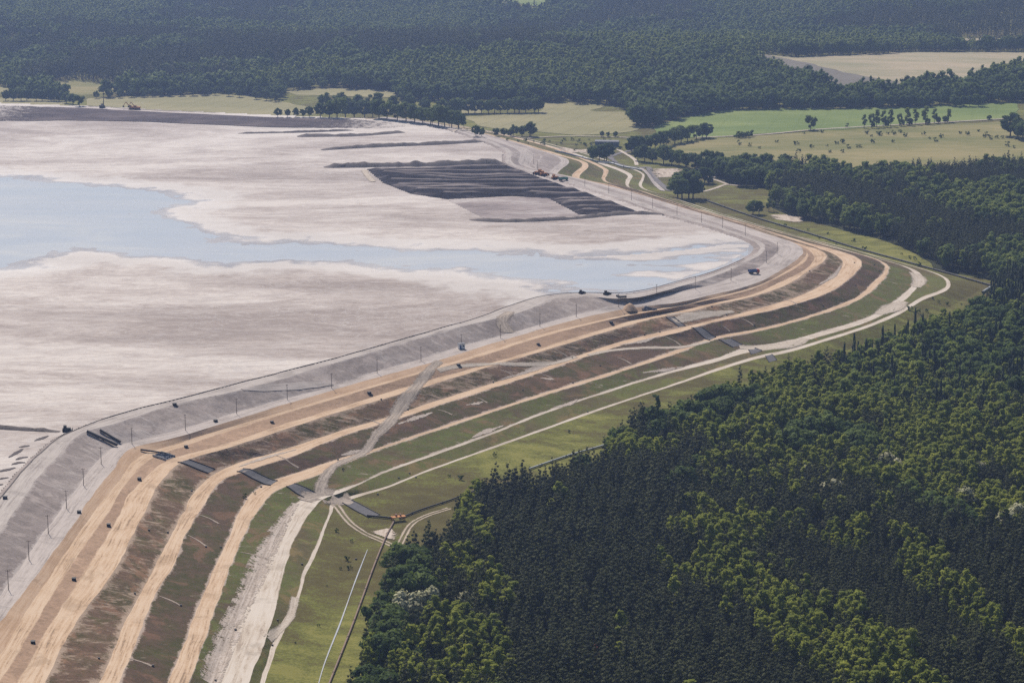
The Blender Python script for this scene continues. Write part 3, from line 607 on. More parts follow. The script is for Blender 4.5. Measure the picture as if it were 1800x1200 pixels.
def scatter_stuff(name, kind, nproto, P, S, label):
    """thousands of trees that read as one mass: one object, instanced on points"""
    get_proto(kind, nproto); n = len(P)
    if n == 0: return
    me = bpy.data.meshes.new(name); me.vertices.add(n); me.vertices.foreach_set('co', np.asarray(P, np.float32).ravel())
    for an, ty, val in (('sc', 'FLOAT', S), ('rz', 'FLOAT', RNG.uniform(0, 6.28, n)), ('ix', 'INT', RNG.integers(0, nproto, n))):
        a = me.attributes.new(an, ty, 'POINT'); a.data.foreach_set('value', np.asarray(val, np.int32 if ty == 'INT' else np.float32))
    o = link(bpy.data.objects.new(name, me))
    ng = bpy.data.node_groups.new('scatter_'+kind, 'GeometryNodeTree')
    ng.interface.new_socket('Geometry', in_out='INPUT', socket_type='NodeSocketGeometry'); ng.interface.new_socket('Geometry', in_out='OUTPUT', socket_type='NodeSocketGeometry')
    N_ = ng.nodes; K = ng.links; gi = N_.new('NodeGroupInput'); go = N_.new('NodeGroupOutput'); iop = N_.new('GeometryNodeInstanceOnPoints'); ci_ = N_.new('GeometryNodeCollectionInfo')
    ci_.inputs['Collection'].default_value = STUFFCOL[kind]; ci_.inputs['Separate Children'].default_value = True; ci_.inputs['Reset Children'].default_value = True
    def attr(nm, ty):
        a = N_.new('GeometryNodeInputNamedAttribute'); a.data_type = ty; a.inputs[0].default_value = nm
        return [q for q in a.outputs if q.enabled and q.name == 'Attribute'][0]
    cx = N_.new('ShaderNodeCombineXYZ'); K.new(attr('rz', 'FLOAT'), cx.inputs[2])
    e2r = N_.new('FunctionNodeEulerToRotation'); K.new(cx.outputs[0], e2r.inputs[0])
    K.new(gi.outputs[0], iop.inputs['Points']); K.new(ci_.outputs[0], iop.inputs['Instance']); iop.inputs['Pick Instance'].default_value = True
    K.new(attr('ix', 'INT'), iop.inputs['Instance Index']); K.new(e2r.outputs[0], iop.inputs['Rotation']); K.new(attr('sc', 'FLOAT'), iop.inputs['Scale'])
    K.new(iop.outputs[0], go.inputs[0])
    md = o.modifiers.new('scatter', 'NODES'); md.node_group = ng
    return tag(o, label, kind='stuff')

TREE_NAME = dict(pine='pine_tree', spruce='spruce_tree', birch='birch_tree', oak='broadleaf_tree', light='young_broadleaf_tree', acacia='blossoming_acacia_tree', poplar='poplar_tree', bush='shrub', redpine='dead_pine_tree')
def tree(kind, loc, s, label, group, cat='tree', nproto=4, rz=None, sz=1.0):
    p = random.choice(get_proto(kind, nproto)); o = empty(TREE_NAME[kind], loc, random.uniform(0, 6.28) if rz is None else rz, s); o.scale.z = s*sz
    tag(o, label, cat, group)
    link(bpy.data.objects.new('trunk', p['trunk']), o); link(bpy.data.objects.new('crown', p['crown']), o); return o

# ------------------------------------------------------------------ forest layout
def jitter_grid(x0, x1, y0, y1, sp, jit=.42):
    gx, gy = np.meshgrid(np.arange(x0, x1, sp), np.arange(y0, y1, sp*.9)); gx = gx+(np.arange(gx.shape[0]) % 2)[:, None]*sp*.5
    q = np.stack([gx.ravel(), gy.ravel()], 1); return q+RNG.uniform(-jit, jit, q.shape)*sp
FOREST_PX = [(560,1400),(600,1290),(640,1180),(672,1100),(690,1040),(706,1000),(745,985),(795,972),(800,935),(815,908),(960,868),(1062,832),(1085,795),(1130,780),(1200,755),(1285,708),(1350,688),(1440,668),(1540,640),(1640,590),(1735,548),(1765,505),
  (1745,492),(1700,484),(1645,474),(1638,460),(1560,424),(1460,398),(1400,384),(1352,362),(1352,332),(1290,327),(1215,300),(1225,292),(1290,297),(1400,303),(1500,318),(1640,310),(1800,304),(2050,305),(2250,700),(2300,1400)]
FP = at_np(FOREST_PX, 0)[:, :2].tolist()
q = jitter_grid(-260, 900, 690, 2650, 4.4); q = q[inpoly(q[:, 0], q[:, 1], FP)]
CLEAR = [(715,1112,9),(752,1098,8),(818,1087,5),(1152,790,5),(1228,800,5),(1205,808,4),(1245,806,4),(1262,800,5),(1046,1190,3),(715,1135,7),(752,1120,7),(700,1020,5),(735,1050,5),(805,960,4),(832,970,4),(1458,895,4),(1690,907,4),(1715,860,4),(1775,958,6)]
for x_, y_, r_ in CLEAR:                # room for the trees that stand out, and for what would hide them
    c_ = at(x_, y_, 0); q = q[np.hypot(q[:, 0]-c_.x, q[:, 1]-c_.y) > r_]
pq = proj(np.column_stack([q, np.zeros(len(q))]))
vis = (pq[:, 0] > -80) & (pq[:, 0] < 1900) & (pq[:, 1] < 1330); q = q[vis]; pq = pq[vis]
X, Y = pq[:, 0], pq[:, 1]
# stands: where birch, broadleaf and pine grow, in the plan of the wood
def seg_dist(px, py, pts): 
    d = np.full(len(px), 1e9)
    for a, b in zip(pts[:-1], pts[1:]):
        a = np.array(a, float); b = np.array(b, float); e = b-a; t = np.clip(((px-a[0])*e[0]+(py-a[1])*e[1])/(e@e), 0, 1); d = np.minimum(d, np.hypot(px-a[0]-t*e[0], py-a[1]-t*e[1]))
    return d
nzq = fbm(q[:, 0]/22, q[:, 1]/22, 41, 4)*2; nzb = fbm(q[:, 0]/70, q[:, 1]/70, 44, 3)*2
kind = np.full(len(q), 0)             # 0 pine 1 birch 2 oak 3 light 4 spruce
birch_bands = [([(1250,990),(1290,1050),(1380,1110),(1450,1180),(1520,1250)], 42), ([(1490,1120),(1560,1200),(1600,1260)], 30), ([(1610,1010),(1680,1080),(1760,1150),(1850,1230)], 28), ([(1280,955),(1400,960),(1520,970)], 12),
   ([(1350,760),(1450,790),(1560,830),(1700,900),(1820,950)], 36), ([(1280,720),(1400,720),(1550,760),(1800,850)], 34), ([(1330,830),(1450,850),(1600,900)], 14), ([(815,905),(835,960),(850,985)], 16), ([(800,1030),(860,1060),(880,1100)], 14), ([(700,1210),(780,1150),(860,1180)], 26),
   ([(1200,780),(1260,800),(1330,800)], 22), ([(1060,815),(1120,835),(1180,830)], 16)]
for pts, wd in birch_bands:
    wd *= 1.08; pr_ = 1-sstep(.75*wd, 1.25*wd, seg_dist(X, Y, pts)+nzq*wd*1.5); kind[RNG.random(len(q)) < pr_*.92] = 1
rs_ = RNG.random(len(q)); kind[(kind == 0) & (nzq > .5) & (rs_ < .5)] = 1; kind[(kind == 0) & (rs_ > .99)] = 2; kind[(kind == 0) & (X > 1230) & (Y < 930) & (rs_ < .12+1.0*nzb+.32*(Y < 800))] = 1; kind[(kind == 0) & (X < 900) & (Y > 1000) & (rs_ < .25+.8*nzb)] = 1; kind[(kind == 0) & (X > 1400) & (Y < 800) & (rs_ > .86)] = 3
oak_bands = [([(650,1270),(680,1180),(720,1060),(735,1020)], 26), ([(1390,810),(1460,800),(1530,815)], 22), ([(1580,905),(1640,930),(1700,950)], 12), ([(1660,660),(1740,650),(1800,640)], 30), ([(1240,745),(1330,735)], 22), ([(1690,560),(1760,600),(1820,620)], 20), ([(1150,790),(1290,750)], 14)]
for pts, wd in oak_bands: kind[(seg_dist(X, Y, pts)+nzq*wd*.9 < wd)] = 2
far_r = Y < 520                        # the wood to the right of the dam: mixed
fr = RNG.random(len(q)); kind[far_r] = np.where(nzb[far_r]+.5*nzq[far_r] > .22, 3, np.where(nzb[far_r]-.4*nzq[far_r] < -.12, 0, np.where(fr[far_r] < .5, 2, 3)))
kind[far_r & (seg_dist(X, Y, [(1400,345),(1560,385),(1700,420)])+nzq*18 < 16)] = 0
kind[far_r & (seg_dist(X, Y, [(1220,300),(1290,312),(1380,318)]) < 16)] = 2
mid_r = (Y >= 500) & (X > 1480) & (Y < 740); kind[mid_r & (kind == 0) & (nzq > -.1)] = 4; r5 = RNG.random(len(q)); kind[mid_r & (r5 < .22+.5*nzb)] = 3; kind[mid_r & (r5 > .86)] = 2
young = seg_dist(X, Y, [(1450,1000),(1560,1060),(1650,1130)]) < 60
keepp = np.ones(len(q), bool)
rr = RNG.random(len(q))
keepp &= ~((kind == 2) & (rr > .21)); keepp &= ~((kind == 3) & (rr > .37)); keepp &= ~((kind == 1) & (rr > .80))
keepp &= ~((kind == 0) & (rr > .93))
q, X, Y, kind, young = q[keepp], X[keepp], Y[keepp], kind[keepp], young[keepp]
scal = np.where(RNG.random(len(q)) < .18, .72, 1.0)*1.22*RNG.uniform(.84, 1.18, len(q))*np.where(young & (kind < 2), .72, 1.0)*np.where((kind == 1), 1.12, 1)*(1+.45*fbm(q[:, 0]/40, q[:, 1]/40, 77, 3))
scal = np.where((kind == 0) & (Y < 1000) & (X < 1200), scal*1.02, scal)
dist = np.hypot(q[:, 0], q[:, 1])
KN = ['pine', 'birch', 'oak', 'light', 'spruce']; NPRO = dict(pine=6, birch=5, oak=5, light=4, spruce=4)
WHERE = {0: lambda x: ('bottom edge of the photo left of centre' if x < 1000 else 'bottom edge of the photo right of centre' if x < 1400 else 'bottom right corner')}
LBL = dict(pine='slim dark pine, %s', birch='yellow-green birch, %s', oak='round dark broadleaf tree, %s', light='pale green leafy tree, %s', spruce='pointed dark spruce, %s')
onscreen = (X > -10) & (X < 1810) & (Y < 1290)
for ki, kn in enumerate(KN):
    ids = np.where(kind == ki)[0]; cand = ids[onscreen[ids]]
    order = cand[np.argsort(dist[cand])]
    lim = {'pine': 300, 'birch': 300, 'oak': 90, 'light': 120, 'spruce': 100}[kn]
    solo = set(order[:lim].tolist())
    for i in order[:lim]:
        x = X[i]; y = Y[i]
        wh = ('at the very bottom edge' if y > 1200 else 'near the bottom edge' if y > 1110 else 'a little above the bottom edge')+(', left part of the wood' if x < 850 else ', left of the wood middle' if x < 1075 else ', wood middle' if x < 1300 else ', right of the wood middle' if x < 1550 else ', by the right edge') if y > 960 else ('at the wood edge left of the middle' if x < 1150 else 'in the middle of the right half' if x < 1500 else 'near the right edge of the photo')
        tree(kn, (q[i, 0], q[i, 1], 0), float(scal[i]), LBL[kn] % wh, f'{TREE_NAME[kn]}s {wh}', 'tree', NPRO[kn])
    rest = np.array([i for i in ids if i not in solo], int)
    if len(rest): scatter_stuff(TREE_NAME[kn].replace('_tree', '_wood'), kn, NPRO[kn], np.column_stack([q[rest], np.zeros(len(rest))]), scal[rest], f'mass of {kn.replace("oak","broadleaf").replace("light","pale leafy")} trees in the wood beside the dam')
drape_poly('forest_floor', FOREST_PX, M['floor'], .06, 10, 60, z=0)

# far woods beyond the fields, and the belts between them
LOWER = [(-300,168),(0,169),(60,172),(110,175),(150,170),(160,172),(250,169),(390,164),(440,169),(492,177),(500,160),(560,157),(640,157),(692,161),(700,178),(790,181),(850,180),(960,181),(1067,183),(1110,197),(1112,216),(1150,222),(1200,208),(1270,193),(1390,190),(1560,189),(1720,183),(1800,180),(2100,175)]
lx, ly = zip(*LOWER)
def far_pts(sp, y0, y1):
    g = jitter_grid(-1500, 1500, y0, y1, sp); h = H(g[:, 0], g[:, 1]); p = proj(np.column_stack([g, h]))
    ok = (p[:, 0] > -120) & (p[:, 0] < 1920) & (p[:, 1] < np.interp(p[:, 0], lx, ly)) & (p[:, 1] > -60)
    g, h, p = g[ok], h[ok], p[ok]
    for k, (poly, mt) in FIELDS.items():
        if not poly or k in ('F1', 'F3', 'F4', 'F5', 'F1b', 'F3b'): continue
        g0 = dict(F2=9, F6=11, F6b=15, F6c=5, F7=12, F8=7, F9=4).get(k, 0)
        ins = inpoly(p[:, 0], p[:, 1], poly)
        for dy in (g0*.5, g0): ins |= inpoly(p[:, 0], p[:, 1]-dy, poly)
        g, h, p = g[~ins], h[~ins], p[~ins]
    return g, h, p
for name, sp, y0, y1 in (('near', 7.6, 2300, 3600), ('deep', 9.6, 3600, 7200)):
    g, h, p = far_pts(sp, y0, y1)
    n1 = fbm(g[:, 0]/260, g[:, 1]/430, 91, 4)*2; n2 = fbm(g[:, 0]/60, g[:, 1]/60, 95, 3)*2; rr = RNG.random(len(g))
    edge = np.interp(p[:, 0], lx, ly)-p[:, 1] < 12
    kk = np.where(n1+.35*n2 > -.06, 1, np.where(n1-.3*n2 < -.18, 0, 2)); sc_ = np.where((kk == 1) & (n2 > .1), .7, 1.0); kk = np.where(edge | ((p[:, 0] > 1100) & (p[:, 1] > 145)), 2, kk)
    sc = 1.28*RNG.uniform(.6, 1.5, len(g))*(1+.25*n2)*sc_
    for c, kn, thin, lb in ((0, 'pine_far', 1.0, 'dark conifer wood on the hazy horizon side'), (1, 'light_far', .85, 'pale green leafy wood fading into the haze'), (2, 'oak_far', .6, 'dark broadleaf wood beyond the fields')):
        i = np.where((kk == c) & (rr < thin))[0]
        scatter_stuff('distant_'+{'pine_far': 'pine', 'light_far': 'young', 'oak_far': 'broadleaf'}[kn]+'_wood', kn, 5, np.column_stack([g[i], h[i]]), sc[i]*(1.05 if c == 0 else 1.0), lb)


# ------------------------------------------------------------------ relief inside the pond
def dike(name, px, width, height, mat, label, seed=1, kind='structure', step=2.5):
    P = np.array([tuple(cast(*p)) for p in px]); S = catmull(P, 10); ln = np.linalg.norm(np.diff(S[:, :2], axis=0), axis=1).sum(); n = max(8, int(ln/step)); S = resample(S, n)
    t = np.gradient(S[:, :2], axis=0); t /= np.linalg.norm(t, axis=1)[:, None]+1e-9; nn = np.stack([t[:, 1], -t[:, 0]], 1)
    prof = np.array([-.5, -.33, -.14, .05, .2, .36, .5]); hh = np.array([0, .55, .98, 1.0, .9, .4, 0]); v = []
    a = np.arange(n); wob = fbm(a/3.0, a*0+seed, seed, 3); fade = np.clip(np.minimum(a, n-1-a)/4.0, 0, 1)
    for i in range(n):
        for p_, h_ in zip(prof, hh):
            x, y = S[i, :2]+nn[i]*(p_*width*(1+.5*wob[i])); v.append((x, y, S[i, 2]-.3+height*h_*(1+.9*wob[i])*fade[i]))
    return tag(mesh_np(name, v, gridfaces(n, 7), M[mat]), label, kind=kind)
M['bank'] = mat_slope('dark_bank', (.040, .035, .036), (.026, .023, .025), (.17, .145, .135), .5, .25, .05, .5)
drape_poly('moist_band', [(-60,187),(0,186),(150,191),(300,199),(480,207),(640,211),(722,221),(700,226),(600,226),(480,224),(330,218),(250,214),(130,212),(-60,214)], M['moist'], .5, 10, 25)
dike('earth_dike', [(567,294),(640,293),(760,291),(890,288)], 15, 4.2, 'bank', 'long dark terraced dike across the tailings', 3)
dike('earth_dike', [(822,386),(870,389),(1000,385),(1110,376),(1168,376)], 9, 2.2, 'bank', 'lumpy dark dike in front of the furrowed tailings', 5)
dike('earth_dike', [(415,235),(470,234),(580,231),(625,229)], 8, 1.8, 'bank', 'short dark dike near the far shore', 6)
dike('earth_dike', [(520,240),(640,238),(712,232)], 13, 2.4, 'bank', 'dark dike beside the far beach bays', 7)
dike('earth_dike', [(563,264),(640,259),(760,254),(852,249)], 12, 2.6, 'bank', 'thin dark dike between two beach bays', 8)
dike('earth_dike', [(-70,748),(0,752),(60,756),(112,759)], 6, 1.7, 'bank', 'dark dike joining the crest at the left edge', 9)
def furrow_mesh(name, px, sp, amp, rot, mat, label, res=(2.0, 1.6)):
    P = np.array([tuple(cast(*p))[:2] for p in px]); x0, y0 = P.min(0); x1, y1 = P.max(0)
    gx, gy = np.meshgrid(np.arange(x0, x1, res[0]), np.arange(y0, y1, res[1])); r, c = gx.shape; fx, fy = gx.ravel(), gy.ravel()
    ins = inpoly(fx, fy, P.tolist()); ed = np.clip(polydist(fx, fy, P.tolist())/9, 0, 1)
    wv_ = fy*math.cos(rot)+fx*math.sin(rot)+9*fbm(fx/90, fy/60, 61, 3)*2+10*np.exp(-((x1-fx)/45)**2)
    ph_ = (wv_/sp) % 1.0; prof = np.where(ph_ < .6, ph_/.6, (1-ph_)/.4)
    hgt = ed*(amp*prof*(.5+.9*np.clip(vnoise(fx/40, np.floor(wv_/sp)*3.7, 5), 0, 1))+.25*fbm(fx/6, fy/4, 66, 3))
    zb = np.array([top(x, y) if q_ else 31 for x, y, q_ in zip(fx, fy, ins)])
    v = np.column_stack([fx, fy, np.maximum(zb, 31.1)+.05+hgt]); f = gridfaces(r, c); f = f[ins[f].all(1)]
    return tag(mesh_np(name, v, f, M[mat], np.stack([prof*ed, fy], 1)), label, kind='structure')
m = MT('dark_moist_tailings', .95, .04); p_ = m.pos(); nf_ = m.noise(m.map(p_, (.02, .12, .1)), 1, 5, .7)
cf_ = m.ramp(nf_, [(.38, (.024, .021, .025)), (.55, (.048, .042, .046)), (.66, (.20, .17, .165))])
M['furrow'] = m.col(m.mix(m.rng(m.math('ADD', m.sep(m.uv())[0], m.math('MULTIPLY', m.math('SUBTRACT', nf_, .5), .9)), .72, 1.0, 0, .8), cf_, (.30, .255, .24))).m      # the crests dry out pale
m = MT('dry_ploughed_tailings', .9, .2); p_ = m.pos(); m.col(m.ramp(m.noise(m.map(p_, (.012, .03, .1)), 1, 5, .65), [(.36, (.19, .155, .15)), (.52, (.33, .275, .26)), (.64, (.47, .42, .395))])); M['plough'] = m.m
furrow_mesh('furrowed_tailings', [(642,297),(760,294),(880,291),(915,300),(950,312),(1000,330),(1060,350),(1125,373),(1060,377),(1015,378),(965,350),(900,345),(785,351),(720,341),(672,322)], 19, 4.2, .0, 'furrow', 'dark furrowed tailings inside the far dam corner')
furrow_mesh('ploughed_tailings', [(785,352),(860,347),(962,347),(1025,379),(940,384),(850,385)], 7, .9, -.75, 'plough', 'paler ploughed tailings beside the dark furrows')
ribbon('beach_track', [(640,299),(645,308),(656,320)], 7, M['sandtrack'], .4)

# ------------------------------------------------------------------ tracks and lanes
ribbon('crossing_track', [(772,634),(745,664),(722,690),(702,718),(684,742),(662,764),(650,782),(633,799),(600,812),(578,829),(566,850),(560,868)], [6, 7, 8, 9, 9, 8, 7, 6, 6, 6, 6, 8], M['greytrack'], .16)
ribbon('service_track', [(770,651),(803,644),(850,641),(900,640),(950,640),(985,636),(1012,627)], 4.5, M['sandtrack'], .16)
ribbon('service_track', [(1035,624),(1067,617),(1120,612),(1200,610),(1245,600)], 4.5, M['sandtrack'], .16)
ribbon('service_track', [(1180,560),(1205,556),(1240,553),(1290,548)], [16, 12, 8, 4], M['sandtrack'], .18)
ribbon('junction_gravel', [(535,880),(560,872),(590,876),(620,884)], [12, 22, 20, 10], M['greytrack'], .17)
ribbon('access_track', [(585,880),(594,892),(610,913),(633,932),(657,944),(680,954),(710,968)], 5.2, M['track'], .14)
ribbon('access_track', [(703,956),(712,938),(717,929),(727,918),(750,906),(790,893)], 4.6, M['track'], .12)
ribbon('access_track', [(470,1120),(485,1112),(505,1092),(520,1050)], 4.5, M['sandtrack'], .14)
ribbon('junction_gravel', [(1300,610),(1340,611),(1380,607),(1420,595)], [8, 16, 14, 6], M['sandtrack'], .15)
ribbon('junction_gravel', [(1545,552),(1570,540),(1590,530)], [8, 18, 8], M['sandtrack'], .15)
ribbon('junction_gravel', [(1612,505),(1616,490),(1606,480)], [8, 14, 10], M['sandtrack'], .15)
ribbon('ramp_track', [(893,585),(884,570),(886,556),(898,548)], [12, 10, 9, 8], M['greytrack'], .25)
ribbon('ramp_track', [(425,684),(470,682),(520,679),(583,674)], [3, 6, 6, 4], M['berm'], .25)
ribbon('farm_road', [(795,232),(900,238),(1000,240),(1120,243)], 5, M['sandtrack'], .6, 8)
ribbon('farm_road', [(1222,243),(1330,238),(1430,229),(1500,224.5),(1620,218),(1780,209)], 6, M['sandtrack'], .7, 8)
ribbon('asphalt_lane', [(1072,276),(1080,283),(1090,289),(1104,292.5),(1136,294),(1143,303),(1150,313),(1163,325),(1178,336)], 8, M['asphalt'], .3)
ribbon('asphalt_lane', [(1074,275),(1088,270),(1108,265),(1125,262)], 7, M['asphalt'], .3)
ribbon('concrete_channel', [(1127,296),(1147,318),(1165,336)], 5, M['berm'], .35)
ribbon('concrete_channel', [(1086,263),(1104,273),(1117,283),(1119,291)], 4, M['pale'], .35)
ribbon('forest_lane', [(1180,330),(1233,337),(1258,331),(1280,325),(1300,327)], 5, M['sandtrack'], .3)
ribbon('forest_lane', [(1280,325),(1262,318),(1240,312)], 5, M['sandtrack'], .3)
ribbon('forest_lane', [(690,1190),(694,1120),(690,1060),(695,1020),(712,972)], 4, M['sandtrack'], .2)
for pp in ([(1140,297),(1200,297),(1205,310),(1150,313)], [(1350,378),(1390,378),(1425,386),(1400,391),(1360,386)], [(1235,305),(1262,306),(1262,312),(1238,313)], [(980,258),(1040,262),(1045,268),(985,266)], [(655,935),(690,928),(705,942),(690,950)]):
    drape_poly('bare_sand', pp, M['patch'] if len(pp) == 4 else M['patch'], .3, 6, 14)

M['wash'] = mat_track('washed_out_sand', (.40, .33, .275), (.60, .52, .46), False, 1.5); M['rill'] = mat_track('pale_rill', (.30, .24, .19), (.46, .38, .32), False, .9)
ribbon('washed_sand', [(368,1200),(405,1105),(430,1052),(463,980),(492,925),(520,885)], [9, 10, 9, 11, 8, 4], M['wash'], .1, 2.0, 8)
for pts in ([(830,769),(855,758),(885,748)], [(975,716),(1000,710),(1015,702)], [(1090,606),(1120,602),(1160,590)], [(950,664),(975,667)], [(820,712),(850,706)], [(1130,655),(1170,650),(1200,645)], [(600,800),(640,790)], [(1440,500),(1465,485),(1478,468)], [(700,745),(760,725)], [(420,820),(470,803),(520,790)], [(880,668),(930,652),(1000,628)]):
    ribbon('washed_sand', pts, [1, 4.5, 1], M['wash'], .13, 2.0, 6)
for p0, p1 in (((833,697),(857,708)), ((953,658),(973,667)), ((973,613),(1000,629)), ((1303,560),(1325,572)), ((1270,573),(1283,583)), ((1170,592),(1197,607)), ((330,940),(363,960)), ((280,1047),(317,1064)), ((227,1157),(267,1170)), ((423,970),(473,983)), ((640,735),(668,745)), ((770,720),(795,729)), ((880,650),(905,661)), ((1085,628),(1110,640)), ((1380,525),(1400,536)), ((485,800),(525,822)), ((352,905),(385,920))):
    mx = ((p0[0]+p1[0])/2+1, (p0[1]+p1[1])/2-1); ribbon('erosion_rill', [p0, mx, p1], [.8, 1.4, 1.9], M['rill'], .12, 1.5, 4)
M['scour'] = mat_track('dark_scour', (.10, .085, .085), (.17, .145, .14), False, .8)
for pts in ([(20,817),(32,813),(44,813)], [(-6,830),(10,826),(27,822)], [(28,808),(40,804),(49,803)], [(15,804),(27,797),(40,789)], [(-4,843),(8,840),(16,839)], [(33,786),(52,783)], [(60,775),(85,766)], [(-5,853),(6,851)]):
    ribbon('scour_mark', pts, [1, 4, 1.5], M['scour'], .2, 1.5, 4)
# ------------------------------------------------------------------ mesh builder for man-made things
class MB:
    def __init__(s): s.v = []; s.f = []
    def box(s, c, d, rz=0, ry=0, taper=1.0):
        o = len(s.v); m_ = Matrix.Rotation(rz, 3, 'Z') @ Matrix.Rotation(ry, 3, 'Y')
        for z in (-.5, .5):
            k = taper if z > 0 else 1
            for x, y in ((-.5, -.5), (.5, -.5), (.5, .5), (-.5, .5)): s.v.append(tuple(Vector(c)+m_ @ Vector((x*d[0]*k, y*d[1]*k, z*d[2]))))
        s.f += [tuple(o+i for i in q_) for q_ in ((3, 2, 1, 0), (4, 5, 6, 7), (0, 1, 5, 4), (1, 2, 6, 5), (2, 3, 7, 6), (3, 0, 4, 7))]; return s
    def tube(s, p0, p1, r0, r1=None, n=10):
        r1 = r0 if r1 is None else r1; p0 = Vector(p0); p1 = Vector(p1); d = (p1-p0).normalized(); x = d.orthogonal().normalized(); y = d.cross(x); o = len(s.v)
        for P_, r in ((p0, r0), (p1, r1)):
            for i in range(n): a = 2*math.pi*i/n; s.v.append(tuple(P_+x*math.cos(a)*r+y*math.sin(a)*r))
        s.f += [(o+i, o+(i+1) % n, o+n+(i+1) % n, o+n+i) for i in range(n)]; s.f += [tuple(o+n-1-i for i in range(n)), tuple(o+n+i for i in range(n))]; return s
    def prism(s, pts, y0, y1):
        o = len(s.v); n = len(pts)
        for y in (y0, y1): s.v += [(x, y, z) for x, z in pts]
        s.f += [(o+i, o+(i+1) % n, o+n+(i+1) % n, o+n+i) for i in range(n)]+[tuple(o+n-1-i for i in range(n)), tuple(o+n+i for i in range(n))]; return s
    def mesh(s, name, mat):
        me = bpy.data.meshes.new(name); me.from_pydata(s.v, [], s.f); me.materials.append(M[mat]); me.update(); return me
    def build(s, name, mat, parent=None): return link(bpy.data.objects.new(name, s.mesh(name, mat)), parent)

# poles along the grey berm
pole_m = (MB().tube((0, 0, -.5), (0, 0, 8.6), .17, .11, 8).mesh('mast', 'wood'), MB().box((0, 0, 8.1), (1.9, .14, .14)).mesh('crossarm', 'wood'),
          MB().tube((0, 0, 0), (0, 0, .28), .07, .05, 6).mesh('insulator', 'dconc'))
POLES = [(15,1036),(51,983),(85,937),(117,893),(147,853),(178,815),(232,780),(326,756),(416,727),(505,702),(583,682),(663,656),(740,634),(811,612),(880,594),(949,574),(1013,557),(1087,539),(1154,522),(1222,508),(1285,493),(1347,462),(1366,447),
         (1310,414),(1270,401),(1233,391),(1190,378),(1147,366),(1110,352),(1070,340),(1028,328),(945,300),(938,288)]
def pole_label(i, x, y):
    if x < 200: return f'slim wooden pole at the foot of the left grey slope, {["lowest", "second", "third", "fourth", "fifth", "sixth"][i]} from the bottom'
    return None
n_mid = 0
ORD = ['first', 'second', 'third', 'fourth', 'fifth', 'sixth', 'seventh', 'eighth', 'ninth', 'tenth', 'eleventh', 'twelfth', 'thirteenth', 'fourteenth', 'fifteenth', 'sixteenth', 'seventeenth', 'eighteenth']
for i, (x, y) in enumerate(POLES):
    c = cast(x, y); o = empty('utility_pole', c, random.uniform(-.2, .2)+(.9 if x > 200 else .2))
    lb = pole_label(i, x, y)
    if lb is None:
        if i < 23: lb = f'slim wooden pole on the grey berm, {ORD[i-6]} counting right from the left dam bend'
        else: lb = f'slim far pole on the receding crest, {ORD[i-23]} going left from the right dam corner'
    tag(o, lb, 'pole', 'utility poles along the grey berm')
    for me in pole_m[:2]: link(bpy.data.objects.new(me.name.split('.')[0], me), o)
    for dx in (-.8, .8):
        q_ = link(bpy.data.objects.new('insulator', pole_m[2]), o); q_.location = (dx, 0, 8.15)

# drainage wells: dark chambers with a lid
well_big = (MB().box((0, 0, .55), (2.2, 2.2, 1.7), 0, 0, .94).mesh('chamber', 'black'), MB().box((0, 0, 1.46), (2.4, 2.4, .14)).mesh('lid', 'dark'), MB().prism([(0, .9), (2.6, -.5), (2.6, -.9), (0, -.9)], -.9, .9).mesh('outlet_apron', 'black'))
well_sm = (MB().box((0, 0, .35), (1.3, 1.3, 1.1), 0, 0, .94).mesh('chamber', 'black'), MB().box((0, 0, .95), (1.5, 1.5, .12)).mesh('lid', 'dark'))
WELLS = [('the tan terrace by the left edge', 1, [(139,901),(245,843),(191,924),(130,1019),(58,1130)]), ('the crest road', 1, [(9,876),(307,712)]), ('the grey berm', 1, [(379,741)]),
  ('the tan slope left of centre', 1, [(327,786),(478,743),(649,692)]), ('the tan slope right of centre', 1, [(806,643),(946,606),(1074,568)]),
  ('the patchy brown slope at lower left', 0, [(337,863),(295,936),(262,932),(174,1157),(237,1043)]), ('the dark slope at lower left', 0, [(362,961),(388,962),(318,1064),(269,1170),(459,856)]),
  ('the pale road at lower left', 0, [(414,1107),(379,1196)]), ('grass beside the narrow track', 0, [(479,1134),(488,1090),(531,992),(626,983)]),
  ('the brown slope mid-dam', 0, [(717,720),(919,686),(1055,643),(867,672),(1006,629),(670,702)]), ('the dark slope right of the middle', 0, [(1133,589),(1160,584),(1251,539),(1277,553),(1326,572),(1447,538)]),
  ('the green slope mid-dam', 0, [(1007,673),(1033,724),(701,840),(720,832),(664,869),(731,839),(594,808)]), ('the right dam corner', 0, [(1502,462),(1537,466),(1546,477),(1504,502),(1423,477)])]
for nm, big, pts in WELLS:
    for k, (x, y) in enumerate(pts):
        c = cast(x, y); o = empty('drainage_well', c, 0 if x < 260 else .6, (.75 if big else .55)*random.uniform(.9, 1.1))
        side = '' if len(pts) == 1 else f', {ORD[sorted(range(len(pts)), key=lambda q_: pts[q_][0]).index(k)]} from the left'
        tag(o, f'dark well chamber on {nm}{side}', 'well', 'drainage wells on the dam')
        for me in (well_big if big else well_sm):
            q_ = link(bpy.data.objects.new(me.name.split('.')[0], me), o)
            if me.name.startswith('outlet'): q_.rotation_euler = (0, 0, -1.0)

